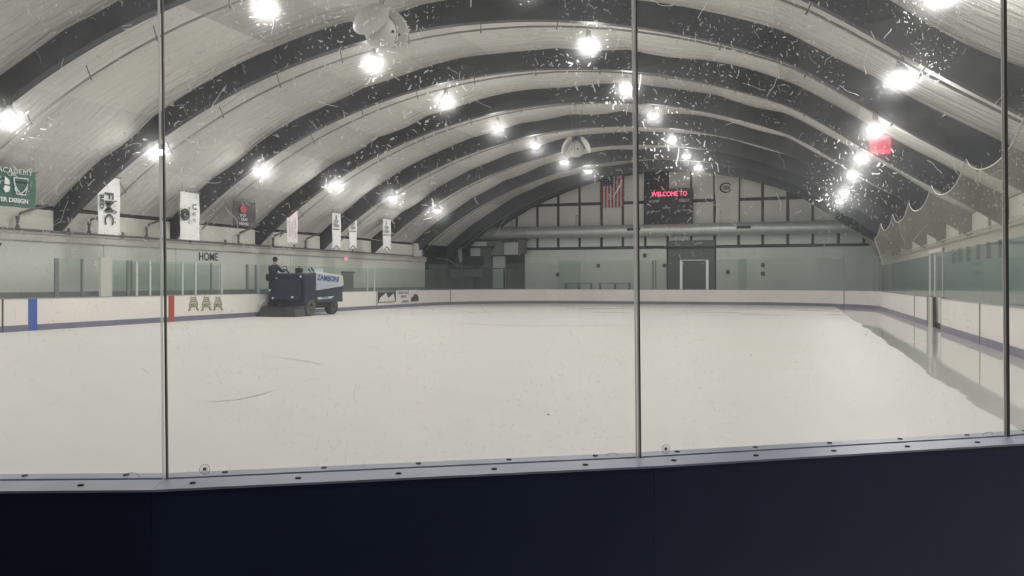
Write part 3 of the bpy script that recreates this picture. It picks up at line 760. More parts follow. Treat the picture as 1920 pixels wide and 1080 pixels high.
# ================================================================= BANNERS
XB = -23.75
def banner(u0, u1, v0, v1, m_, label, name='hanging_banner', wav=.012, x=XB):
    A, B = ptX(u0, v0, x), ptX(u1, v1, x); y0, y1 = A.y, B.y
    um = (u0 + u1) / 2; zt, zb = ptX(um, v0, x).z, ptX(um, v1, x).z
    t = thing(name, label, 'banner', (x, (y0 + y1) / 2, zb), 'banners along the left wall')
    m = MB(); n = 12; g_ = []
    for j in range(n + 1):
        z = zb + (zt - zb) * j / n; r = []
        for i in range(7):
            y = y0 + (y1 - y0) * i / 6; r.append(Vector((x + wav * math.sin(j * .7 + i * .5) , y, z)))
        g_.append(r)
    for j in range(n):
        for i in range(6):
            m.quad(g_[j][i], g_[j][i + 1], g_[j + 1][i + 1], g_[j + 1][i]); 
            k = Vector((-.02, 0, 0)); m.quad(g_[j][i] + k, g_[j + 1][i] + k, g_[j + 1][i + 1] + k, g_[j][i + 1] + k)
    m.build('cloth', m_, t, True)
    m = MB(); m.tube([(x, y0 - .05, zt), (x, y1 + .05, zt)], .025, 8); m.build('top_rod', M['postdark'], t)
    m = MB(); m.tube([(x, y0 + .1, zt), (x, y0 + .1, max(zt + .1, arc(RF, x) + .12))], .008, 5); m.tube([(x, y1 - .1, zt), (x, y1 - .1, max(zt + .1, arc(RF, x) + .12))], .008, 5); m.build('cord', M['postdark'], t)
    return t, y0, y1, zb, zt
def btext(t, body, u, v, size, m_, spin=0, sx=1, bold=0, x=XB):
    return text('lettering', body, ptX(u, v, x + .06), size, m_, t, 'X', spin, sx, ext=.003, bold=bold)
t, *_r = banner(-58, 67, 315, 385, M['bannergreen'], 'green banner with white lettering and shield hung on the left wall')
btext(t, 'DORT  ACADEMY', 5, 318, .24, M['bannerwhite'], sx=1.15); btext(t, 'CIRC', 24, 327, .17, M['bannerwhite'])
btext(t, 'ADEM-TER DESIGN', 8, 374, .19, M['bannerwhite'], sx=1.1, bold=.006)
def outline(t, pts, w, m_, name, x=XB + .045):
    m = MB(); P = [ptX(u, v, x) for u, v in pts]; m.tube(P, w, 6); return m.build(name, m_, t)
outline(t, [(26, 333), (53, 336), (51, 350), (46, 358), (39, 363), (33, 357), (28, 347), (26, 333)], .022, M['bannerwhite'], 'shield')
outline(t, [(27, 340), (52, 343)], .03, M['ink'], 'shield_band'); outline(t, [(28, 352), (32, 364), (48, 366), (51, 354)], .025, M['bannerwhite'], 'scroll')
for q in ([(9, 330), (17, 337), (18, 346), (8, 345)], [(9, 347), (19, 350), (17, 359), (10, 361), (6, 354)]):
    m = MB(); m.prism([ptX(u, v, XB + .055) for u, v in q], (.01, 0, 0)); m.build('figure', M['bannerwhite'], t)
t, y0, y1, zb, zt = banner(184, 225, 331, 440, M['bannerwhite'], 'tall white banner with vertical FMC lettering hung left of the first glass seam')
btext(t, 'FMC', 204, 391, .60, M['ink'], -PI / 2, 1.05, .004); btext(t, 'RED', 191, 378, .22, M['ink'], -PI / 2, 1.3, .01); btext(t, '1 - A - r', 216, 397, .22, M['ink'], -PI / 2, 1.25)
t, *_r = banner(338, 374, 360, 450, M['bannerwhite'], 'white banner with round black crest and vertical Ucr lettering')
btext(t, 'U c r', 365, 399, .36, M['ink'], -PI / 2); outline(t, [(355.5, 388), (355.5, 420)], .018, M['inkgrey'], 'rule')
m = MB(); c0 = ptX(347, 402, XB + .055)
for r, w_ in ((.21, .035), (.11, .04)):
    m.tube([(c0.x, c0.y + r * 1.1 * math.cos(a * PI / 8), c0.z + r * math.sin(a * PI / 8)) for a in range(17)], w_, 6)
m.build('crest', M['ink'], t)
t, *_r = banner(437, 479, 378, 425, M['bannerdark'], 'charcoal banner with a small red flame and white lettering')
btext(t, '# OF', 456, 404, .19, M['bannerwhite']); btext(t, 'CRAY', 458, 412, .19, M['bannerwhite']); btext(t, 'YHOOD', 457, 420, .19, M['bannerwhite'])
m = MB(); m.prism([ptX(u, v, XB + .055) for u, v in ((452, 398), (450, 390), (456, 382), (459, 388), (463, 392), (460, 399))], (.01, 0, 0)); m.build('flame', M['inkred'], t)
t, *_r = banner(538, 558, 392, 455, M['bannerpink'], 'narrow pale pink banner with small lettering left of the square white banners')
for k, s_ in enumerate(('CHAMPIONS', 'DIVISION', 'LEAGUE TEAM')): btext(t, s_, 543 + 5.5 * k, 428, .15, M['inkgrey'], -PI / 2)
for (u0, u1, v0, v1, lb) in ((623, 639, 399, 466, 'narrow white banner with a bright top rod, left of the next two'), (655, 669, 403, 466, 'narrow white banner half hidden behind an arch'), (718, 733, 410, 468, 'narrow white banner with a bright top rod, nearest the far left corner')):
    t, y0, y1, zb, zt = banner(u0, u1, v0, v1, M['bannerwhite'], lb)
    um = (u0 + u1) / 2
    btext(t, '1', um, v0 + 9, .3, M['ink'], bold=.02); btext(t, 'CUP', um, v0 + 17, .24, M['inkgrey'], bold=.01); btext(t, 'TEAM', um, v0 + 24, .22, M['inkgrey'], bold=.01)
    outline(t, [(um - 6, v0 + 30), (um + 6, v0 + 31)], .02, M['inkgrey'], 'rule')
    outline(t, [(um - 6, v1 + 1), (um, v1 - 6), (um + 7, v1 + 2)], .025, M['inkgrey'], 'chevron')

# ================================================================= SPEAKER CLUSTERS
def cluster(u, v, X, label, rz, sc=1.0):
    p = ptX(u, v, X); t = thing('speaker_cluster', label, 'speaker', tuple(p), 'ceiling speaker clusters')
    m = MB(); m.lathe([(.02, -.46), (.20, -.42), (.34, -.30), (.40, -.12), (.36, .08), (.22, .26), (.06, .34)], n=28)
    o = m.build('centre_horn', M['speaker'], t, True)
    m = MB(); m.tube([(0, -.41, -.30), (0, -.36, -.36), (0, -.42, -.1), (0, -.34, .14), (0, -.2, .30)], .012, 5); o2 = m.build('seam_strip', M['postdark'], t)
    for s_ in (-1, 1):
        m = MB(); m.lathe([(.03, 0), (.035, .02)], (s_ * .14, -.40, -.12), 12, 'Y'); m.build('port', M['black'], t)
        R = Matrix.Rotation(-s_ * .72, 3, 'Y')
        m = MB(); m.lathe([(.44, -.02), (.47, .01), (.40, .10), (.22, .17), (.04, .20)], (s_ * .44, .02, .12), 28, 'Z', Matrix.Rotation(s_ * 1.08, 3, 'Y')); m.build('side_dish', M['speaker'], t, True)
    m = MB(); m.tube([(0, 0, .3), (0, 0, .55)], .05, 8); m.build('hub', M['black'], t)
    m = MB(); zt = arc(RF - .2, X) - p.z
    for dx in (-.18, 0, .18): m.tube([(dx * .3, 0, .5), (dx * 2, 0, zt)], .01, 5)
    m.build('hanging_cable', M['pipe'], t)
    for ch in t.children: ch.matrix_parent_inverse = Matrix(); 
    t.rotation_euler.z = rz; t.scale = (sc,) * 3
    return t
cluster(1080, 277, XC - .1, 'pale speaker cluster with two side dishes, hung above and left of the flag', PSI * .2, .95)
c2 = cluster(716, 56, XC - .1, 'large pale round speaker cluster hung at the top of the view', 1.50, 1.05)

# ================================================================= BOARDS
def offset_path(path, d):
    out = []
    for k, p in enumerate(path):
        a_ = path[max(0, k - 1)]; b_ = path[min(len(path) - 1, k + 1)]
        t_ = (b_ - a_).normalized(); n_ = Vector((-t_.y, t_.x)); out.append(p + n_ * d)
    return out
def strip(path, d0, d1, z0, z1):
    A = offset_path(path, d0); B = offset_path(path, d1); m = MB()
    v = [[(a_.x, a_.y, z0), (b_.x, b_.y, z0), (b_.x, b_.y, z1), (a_.x, a_.y, z1)] for a_, b_ in zip(A, B)]
    for p, q in zip(v, v[1:]):
        for k in range(4): m.quad(p[k], p[(k + 1) % 4], q[(k + 1) % 4], q[k])
    m.quad(*v[0]); m.quad(*reversed(v[-1])); return m
# path runs clockwise seen from above (left wall going away, far end to the right, right wall back): outside is on the left (+)
def arcp(cx, cy, a0, a1, n=10): return [Vector((cx + RC * math.cos(a0 + (a1 - a0) * k / n), cy + RC * math.sin(a0 + (a1 - a0) * k / n))) for k in range(n + 1)]
def V2(x, y): return Vector((x, y))
cL = (XRK0 + RC, YFAR - RC); cR = (XRK1 - RC, YFAR - RC)
def arc_angle_for_u(c, a0, a1, u):
    best = None
    for k in range(2001):
        a = a0 + (a1 - a0) * k / 2000; e = abs(proj_u(c[0] + RC * math.cos(a), c[1] + RC * math.sin(a)) - u)
        if best is None or e < best[0]: best = (e, a)
    return best[1]
aL = arc_angle_for_u(cL, PI, PI / 2, 845); aR = arc_angle_for_u(cR, PI / 2, 0, 1583)
def yl(u): return ptX(u, 500, XRK0).y
def yr(u): return ptX(u, 500, XRK1).y
def boards(path, label, stripes=(), glassh=None):
    p0 = path[len(path) // 2]
    t = thing('dasher_board', label, 'rink board', (p0.x, p0.y, 0), 'white rink boards')
    strip(path, 0, .10, .20, ZB - .03).build('board_face', M['board'], t)
    strip(path, -.012, .10, 0.0, .20).build('kick_plate', M['kick'], t)
    strip(path, -.015, .14, ZB - .03, ZB).build('top_rail', M['toprail'], t)
    strip(path, .10, .13, 0, ZB - .03).build('back_panel', M['navy'], t)
    e = path[-1]; d = (path[-1] - path[-2]).normalized(); q = [e - d * .05, e]
    strip(q, -.016, .02, 0, ZB - .02).build('seam', M['seam'], t)
    return t
ys0 = yl(6)
boards([V2(XRK0, 9), V2(XRK0, ys0)], 'white rink board at the left picture edge, before the first seam')
tB = boards([V2(XRK0, ys0), V2(XRK0, yl(311))], 'white rink board with the blue stripe')
for (a_, b_, mm, nm, tt) in ((53, 69, 'bluestripe', 'blue_stripe', tB),):
    strip([V2(XRK0, yl(a_)), V2(XRK0, yl(b_))], -.02, 0, 0, ZB - .03).build(nm, M[mm], tt)
tC = boards([V2(XRK0, yl(311)), V2(XRK0, yl(560))], 'white rink board with the red stripe and three line-drawn crests')
strip([V2(XRK0, yl(316)), V2(XRK0, yl(326))], -.02, 0, 0, ZB - .03).build('red_stripe', M['redstripe'], tC)
# three crests (line drawings)
for u in (363, 387, 409):
    m = MB(); x = XRK0 + .02; c0 = ptX(u, 568, x); s_ = .30
    def L_(pts, w_=.014): m.tube([(x, c0.y + a_ * s_, c0.z + b_ * s_) for a_, b_ in pts], w_, 5)
    L_([(-.5, .95), (-.42, .75), (-.62, .3), (-.85, -.1), (-.8, -.5)]); L_([(.5, .95), (.42, .75), (.62, .3), (.85, -.1), (.8, -.5)])
    for zz, ww in ((.75, .42), (.45, .55), (.15, .68), (-.15, .82)): L_([(-ww, zz - .03), (0, zz + .04), (ww, zz - .03)], .02)
    L_([(-.8, -.5), (.8, -.5)], .02); L_([(-.45, -.2), (-.4, -.45), (-.1, -.25), (.2, -.48), (.45, -.2)], .02)
    L_([(-.55, -.55), (-.95, -.95)], .03); L_([(.55, -.55), (.95, -.95)], .03); L_([(-.7, -.9), (-1.0, -1.0)], .04); L_([(.7, -.9), (1.0, -1.0)], .04)
    m.build('crest_drawing', M['inkolive'], tC)
tD = boards([V2(XRK0, yl(560)), V2(XRK0, yl(707))], 'white rink board just in front of the ice resurfacer')
tE = boards([V2(XRK0, yl(707)), V2(XRK0, YFAR - RC)] + arcp(*cL, PI, aL, 6)[1:], 'white rink board with two printed advertisements in the far left')
x = XRK0 + .02
def adq(pts, m_, name, xx=x): m = MB(); m.prism([ptX(u, v, xx) for u, v in pts], (.006, 0, 0)); return m.build(name, m_, tE)
adq([(709, 568), (742, 566), (742, 545), (709, 546)], M['ink'], 'advert_panel')
adq([(710, 566), (713, 558), (724, 549), (728, 559), (738, 550), (741, 565)], M['bannerwhite'], 'advert_peaks', x + .012)
adq([(710, 548.5), (741, 548), (741, 546), (710, 546.5)], M['inkgrey'], 'advert_band', x + .012)
adq([(711, 568), (741, 566.5), (741, 564), (711, 566)], M['inkolive'], 'advert_band', x + .014)
adq([(745, 568), (785, 566), (785, 543.5), (745, 544.5)], M['bannerwhite'], 'advert_panel')
adq([(770, 565.5), (785, 564.5), (784, 555), (780, 551), (776, 552), (775, 556), (771, 558)], M['darkframe'], 'advert_picture', x + .012)
adq([(754, 567), (766, 566.5), (766, 563), (754, 563.5)], M['inkgrey'], 'advert_box', x + .012)
text('lettering', 'ARENA SALES', ptX(757, 549, x + .02), .26, M['inkgrey'], tE, 'X'); text('lettering', 'SERVICE', ptX(757, 556, x + .02), .22, M['inkred'], tE, 'X')
boards([Vector(p) for p in arcp(*cL, aL, PI / 2, 6)] + arcp(*cR, PI / 2, aR, 6), 'long white far end board between the two dark seams')
boards(arcp(*cR, aR, 0, 7) + [V2(XRK1, yr(1715))], 'white curved rink board in the far right corner')
boards([V2(XRK1, yr(1715)), V2(XRK1, yr(1739))], 'short white rink board just beyond the right gate')
gy0, gy1 = yr(1739), yr(1764)
tG = boards([V2(XRK1, gy1), V2(XRK1, yr(1838))], 'white rink board on the near side of the right gate')
boards([V2(XRK1, yr(1838)), V2(XRK1, 13.5)], 'white rink board at the right picture edge')
# gate
t = thing('rink_gate', 'white gate recessed in the right boards between grey posts', 'gate', (XRK1 + .1, (gy0 + gy1) / 2, 0))
MB().box(XRK1 + .22, XRK1 + .30, gy1, gy0, .16, ZB).build('gate_leaf', M['board'], t)
MB().box(XRK1 + .20, XRK1 + .31, gy1, gy0, 0, .16).build('threshold', M['darkframe'], t)
for y in (gy0 - .35, gy0, gy1): MB().box(XRK1 + .0, XRK1 + .24, y - .05, y + .05, 0, ZB + .02).build('gate_post', M['pipe'], t)
MB().box(XRK1 + .0, XRK1 + .05, gy0 - .9, gy0 - .06, 0, ZB).build('side_post', M['cornice'], t)
z1 = 2.75
for y in (gy0 - .05, (gy0 + gy1) / 2 + .3, gy1 + .05): MB().box(XRK1 + .05, XRK1 + .11, y - .05, y + .05, ZB, z1).build('frame_post', M['metal'], t)
MB().box(XRK1 + .04, XRK1 + .12, gy1, gy0, z1 - .12, z1).build('frame_head', M['white'], t)
MB().box(XRK1 + .07, XRK1 + .09, gy1, gy0, ZB, z1 - .12).build('pane', M['glassside'], t)

# glass
GS = 2.42; GE = 3.2
def pane(path, z0, z1, label, group, m_='glass'):
    c0 = path[len(path) // 2]
    o = strip(path, .055, .07, z0, z1).build('glass_barrier', M[m_]); return tag(o, label, 'glass pane', group)
pane([V2(XRK0, yl(111)), V2(XRK0, yl(156))], ZB, GS, 'lone green glass pane above the left boards, nearest the blue stripe', None, 'glassside')
pr = [205, 258, 283, 312, 345, 370, 399, 418]
lbs = ['beside the wide grey door post', 'right of the first white post', 'behind the first near seam', 'left of the HOME lettering', 'under the H of HOME', 'under the last letters of HOME', 'at the right end of the bench glass']
for k in range(7):
    pane([V2(XRK0, yl(pr[k])), V2(XRK0, yl(pr[k + 1] - .6))], ZB, GS, 'green glass pane of the bench front, ' + lbs[k], 'bench glass panes', 'glassside')
for k, (a_, b_) in enumerate(((215, 250), (250, 300), (300, 372), (372, 412))):
    y0 = ptX(a_, 500, XL + .5).y; y1 = ptX(b_, 500, XL + .5).y
    pane([V2(XL + .5, y0), V2(XL + .5, y1)], ZB - .3, GS - .05, 'green glass pane behind the players bench, %s from the left' % words[k], 'glass behind the bench', 'glass')
tag(MB().box(XL + .42, XL + .62, ptX(213, 500, XL + .5).y, ptX(414, 500, XL + .5).y, -.12, ZB - .3).build('bench_backboard', M['wallgrey']), 'low grey wall behind the players bench carrying the rear glass', 'low wall')
pane([V2(XRK0, yl(465)), V2(XRK0, yl(560))], ZB, GS, 'green glass pane just behind the resurfacer driver', None, 'glassside')
pane([V2(XRK0, yl(561)), V2(XRK0, yl(640))], ZB, GS, 'green glass pane behind the resurfacer hood', None, 'glassside')
pane([V2(XRK0, yl(641)), V2(XRK0, yl(690))], ZB, GS, 'green glass pane in front of the left wall door', None, 'glassside')
pane([V2(XRK0, yl(690)), V2(XRK0, yl(704))], ZB, GS, 'narrow glass pane between two pale posts beyond the resurfacer', None, 'glassside')
pane([V2(XRK0, yl(704.5)), V2(XRK0, YFAR - RC)], ZB, GS + .05, 'green glass pane right of the two pale posts in the far left', None, 'glass')
pane(arcp(*cL, PI, PI * .75, 6), ZB, GE - .35, 'curved green glass pane in the far left corner', None)
pane(arcp(*cL, PI * .75, PI / 2, 6), ZB, GE - .2, 'curved green glass pane beside the black framed screen', None)
xa = [cL[0], ptY(1047, 0, YFAR).x, ptY(1122, 0, YFAR).x, ptY(1196, 0, YFAR).x, ptY(1275, 0, YFAR).x, ptY(1326, 0, YFAR).x, ptY(1400, 0, YFAR).x, cR[0]]
fl_ = ['left of both low benches', 'in front of the left low bench', 'in front of the right low bench', 'left of the grey far door', 'between the two pale posts at the far door', 'right of the grey far door', 'next to the right corner']
for k in range(7):
    pane([V2(xa[k], YFAR), V2(xa[k + 1] - .015, YFAR)], ZB, GE, 'far end glass pane ' + fl_[k], 'far end glass panes')
pane(arcp(*cR, PI / 2, PI / 4, 6), ZB, GE, 'curved green glass pane at the start of the far right corner', None)
pane(arcp(*cR, PI / 4, 0, 6), ZB, GE - .1, 'curved dark green glass pane where the net begins', None)
yy = [YFAR - RC, yr(1690), gy0]
for k in range(2): pane([V2(XRK1, yy[k]), V2(XRK1, yy[k + 1] + .015)], ZB, GS + .15, ('green glass pane beyond the gate, far half', 'green glass pane just beyond the gate')[k], 'right side glass panes')
yy = [gy1, yr(1838), 19.0, 13.5]
for k in range(3): pane([V2(XRK1, yy[k]), V2(XRK1, yy[k + 1] + .015)], ZB, GS + .15, ('glass pane on the near side of the right gate', 'glass pane past the right board seam', 'glass pane at the right picture edge')[k], 'right side glass panes')
# posts
def post(u, X, z1, m_, w_, label, z0=ZB, d=.05):
    y = ptX(u, 500, X).y
    o = MB().box(X - .10, X - .10 + d, y - w_ / 2, y + w_ / 2, z0, z1).build('barrier_post', M[m_]); tag(o, label, 'post', 'posts of the left glass')
for (u, mm, w_, lb) in ((109, 'postdark', .16, 'dark post at the left end of the lone glass pane'), (157, 'postdark', .08, 'thin dark post at the right end of the lone glass pane'),
    (191, 'metal', .10, 'pale post left of the wide grey door post'), (243, 'postdark', .12, 'dark post left of the paired bench posts'), (250, 'postdark', .06, 'thin dark post left of the first white bench post'),
    (259, 'metal', .10, 'first white bench post, left of the near seam'), (284, 'metal', .09, 'second white bench post, just left of the near seam'), (345, 'metal', .10, 'white bench post left of the HOME lettering'),
    (369.5, 'metal', .11, 'white bench post right below the H of HOME'), (399, 'postdark', .07, 'thin dark bench post below HOME'), (418, 'metal', .12, 'white post ending the bench glass, right of HOME'),
    (466, 'postdark', .14, 'dark post left of the resurfacer driver'), (482, 'postdark', .08, 'thin dark post near the driver'), (487, 'metal', .16, 'pale post near the driver'),
    (691, 'metal', .10, 'thin pale post beyond the resurfacer, left of a pair'), (704, 'metal', .13, 'thin pale post beyond the resurfacer, right of a pair')):
    post(u, XRK0, GS, mm, w_, lb)
y = ptX(201, 500, XRK0).y
tag(MB().box(XRK0 - .12, XRK0 - .02, y - .28, y + .26, ZB, GS + .08).build('barrier_post', M['cornice']), 'wide grey door post at the left end of the bench glass', 'post')
for u, lb in ((1277, 'left'), (1326, 'right')):
    x_ = ptY(u, 500, YFAR).x
    tag(MB().box(x_ - .09, x_ + .09, YFAR + .02, YFAR + .10, ZB, GE).build('barrier_post', M['metal']), 'pale %s post of the far glass gate before the grey door' % lb, 'post')
m = MB().box(ptY(1277, 0, YFAR).x, ptY(1326, 0, YFAR).x, YFAR + .02, YFAR + .08, GE - .05, GE)
tag(m.build('gate_crossbar', M['metal']), 'thin pale bar joining the two far gate posts', 'bar')

# benches behind far glass
for k, (u0, u1) in enumerate(((1058, 1109), (1122, 1181))):
    yb = 63.6; A, B = ptY(u0, 531, yb), ptY(u1, 531, yb); zt = A.z
    t = thing('low_bench', ('low metal framed bench behind the far glass, ' + ('left one of two' if k == 0 else 'right one, nearer the grey door')), 'bench', ((A.x + B.x) / 2, yb, 0), 'low benches behind the far glass')
    MB().box(A.x, B.x, yb, yb + .45, zt - .06, zt).build('bench_frame', M['postdark'], t)
    for x_ in (A.x + .05, B.x - .1, (A.x + B.x) / 2): MB().box(x_, x_ + .06, yb, yb + .4, 0, zt - .06).build('leg', M['postdark'], t)
    m = MB(); m.prism([(A.x + (.1 if k == 0 else .3), yb - .02, zt - .1), (A.x + 1.2, yb - .02, zt - .1), (A.x + 1.0, yb - .02, zt - .32), (A.x + .45, yb - .02, zt - .32)], (0, .03, 0)); m.build('cover', M['white'], t)

# ================================================================= NET ON THE RIGHT
XN = 3.95
ye = ptX(1640, 450, XN).y
m = MB(); ycur = []
n = 160; y_a, y_b = 6.0, ye
tops_ = []
for k in range(n + 1):
    y = y_a + (y_b - y_a) * k / n; ph = ((y - 0) / 6.0) % 1.0
    z = arc(RI, XN) + .10 - .62 * (4 * ph * (1 - ph)) ** .8
    if y > 46: z -= (y - 46) * .02
    ycur.append((y, z))
g0 = []
for (y, z) in ycur:
    g0.append([(XN + .45 * (1 - (j / 5)) + .02 * math.sin(y * 1.1 + j), y, GS + .12 + (z - GS - .12) * j / 5) for j in range(6)])
for p, q in zip(g0, g0[1:]):
    for j in range(5): m.quad(p[j], q[j], q[j + 1], p[j + 1])
t = thing('safety_net', 'beige safety net with scalloped top hanging along the right side', 'net', (XN, 30, GS))
m.build('netting', M['net'], t, True)
m = MB(); m.tube([p[-1] for p in g0], .018, 6); m.build('edge_rope', M['cornice'], t)
m = MB(); m.tube([g0[-1][0], g0[-1][-1]], .02, 6); m.build('end_rope', M['cornice'], t)
# guy cables
def cable(pts, label, r=.012):
    m = MB(); m.tube(pts, r, 5); tag(m.build('guy_cable', M['cornice']), label, 'cable')
cable([ptY(1640, 478, 62.5), ptY(1636, 395, 62.5), ptY(1600, 385, 62.5), ptY(1560, 378, 62.5)], 'thin pale cable above the right end of the duct')
A = ptX(640, 470, -23.9); B = ptX(770, 470, -23.9)
cable([Vector((-23.9, A.y, ZLEDGE + .9)), Vector((-23.9, (A.y + B.y) / 2, ZLEDGE + .75)), Vector((-23.9, B.y, ZLEDGE + 1.0))], 'slack pale cable strung between the narrow white banners')

# wall brackets on right wall under the cornice
for k, u in enumerate((1788, 1800, 1815, 1834, 1853, 1876)):
    y = ptX(u, 460, XR - .1).y
    o = MB().box(XR - .16, XR - .04, y - .05, y + .05, ZLEDGE - .95, ZLEDGE - .40).build('hanging_bracket', M['pipe'])
    tag(o, 'short dark bracket under the right cornice, %s from the gate' % words[k], 'bracket', 'brackets under the right cornice')
m = MB(); m.tube([(XR - .2, y, ZLEDGE + .08) for y in (Y0 + 1, 30, 60)], .035, 8)
tag(m.build('ledge_pipe', M['cornice']), 'pale pipe running along the right ledge behind the net', 'pipe')
for u in (1757, 1800, 1855):
    p = ptX(u, 430, XR - .1)
    t = thing('conduit_riser', 'thin conduit on the white panel above the right ledge, %s of three' % {1757: 'farthest', 1800: 'middle', 1855: 'nearest'}[u], 'conduit', (XR - .1, p.y, ZLEDGE))
    m = MB(); m.tube([(XR - .1, p.y, ZLEDGE + .05), (XR - .1, p.y, EYE + 2.5)], .04, 8); m.build('conduit_pipe', M['pipe'], t)

# ================================================================= ICE MARKS
def mark(pts, w_, label=None):
    P = [ptZ(u, v, .004) for u, v in pts]; m = MB(); n = len(P)
    for k in range(n - 1):
        d = (P[k + 1] - P[k]).normalized(); s_ = Vector((-d.y, d.x, 0))
        wa = w_ * math.sin(PI * (k + .15) / (n - .7)); wb = w_ * math.sin(PI * min(n - 1.0, k + 1.15) / (n - .7) * .97)
        m.quad(P[k] - s_ * wa, P[k] + s_ * wa, P[k + 1] + s_ * wb, P[k + 1] - s_ * wb)
    o = m.build('skate_mark', M['mark']); o['kind'] = 'structure'; return o
mark([(365, 752), (405, 752), (440, 750), (480, 742), (520, 730)], .014)
mark([(450, 693), (490, 692), (530, 690), (560, 688)], .012)
mark([(485, 666), (540, 672), (590, 680), (600, 684)], .012)
mark([(262, 690), (270, 694), (280, 700)], .012)
mark([(562, 715), (580, 712), (596, 709)], .010)
mark([(858, 582), (880, 585), (893, 588)], .05)
mark([(1300, 686), (1312, 687), (1325, 687)], .01)
mark([(1235, 712), (1245, 710), (1255, 708)], .008)
mark([(820, 603), (900, 608), (1000, 611), (1120, 611), (1290, 606)], .05)
mark([(1618, 625), (1624, 629), (1626, 620)], .015)
for (u, v) in ((1028, 778), (1408, 666)):
    p = ptZ(u, v, 0); m = MB(); m.lathe([(.001, .012), (.018, .012), (.02, 0)], (p.x, p.y, .001), 10)
    tag(m.build('ice_chip', M['mark']), 'tiny dark speck on the ice ' + ('near the middle foreground' if u == 1028 else 'right of the second glass seam'), 'speck')

# ================================================================= NEAR BOARDS AND GLASS
def gpt(u, v): return ptZ(u, v, ZB)
zs_ = lambda v: (EYE - ZB) * F / (v - HV)
G = [gpt(0, 900.0), gpt(310, 897.5), gpt(1197, 857.5), gpt(1888, 817.5)]
d0 = (G[1] - G[0]).normalized(); G[0] = G[1] - d0 * 1.34
ra = math.radians(7); d3_ = (G[3] - G[2]).normalized(); d4 = Vector((d3_.x * math.cos(ra) - d3_.y * math.sin(ra), d3_.x * math.sin(ra) + d3_.y * math.cos(ra), 0)); G.append(G[3] + d4 * 1.32)
dm = Vector((d0.x * math.cos(-ra) - d0.y * math.sin(-ra), d0.x * math.sin(-ra) + d0.y * math.cos(-ra), 0)); G.insert(0, G[0] - dm * 1.3)
P2 = [V2(p.x, p.y) for p in G]
nlab = ['at far left out of view', 'left of the first glass seam', 'between the two left glass seams', 'between the middle and right glass seams', 'at the right edge beyond the last seam']
def nstrip(path, d0, d1, z0, z1):
    m = MB(); k_ = path; O0, O1 = offset_path(P2, d0), offset_path(P2, d1); e_ = .0004 * (O0[k_ + 1] - O0[k_]).normalized()
    q = [O0[k_] + e_, O0[k_ + 1] - e_, O1[k_ + 1] - e_, O1[k_] + e_]
    return m.prism([(p.x, p.y, z0) for p in q], (0, 0, z1 - z0))
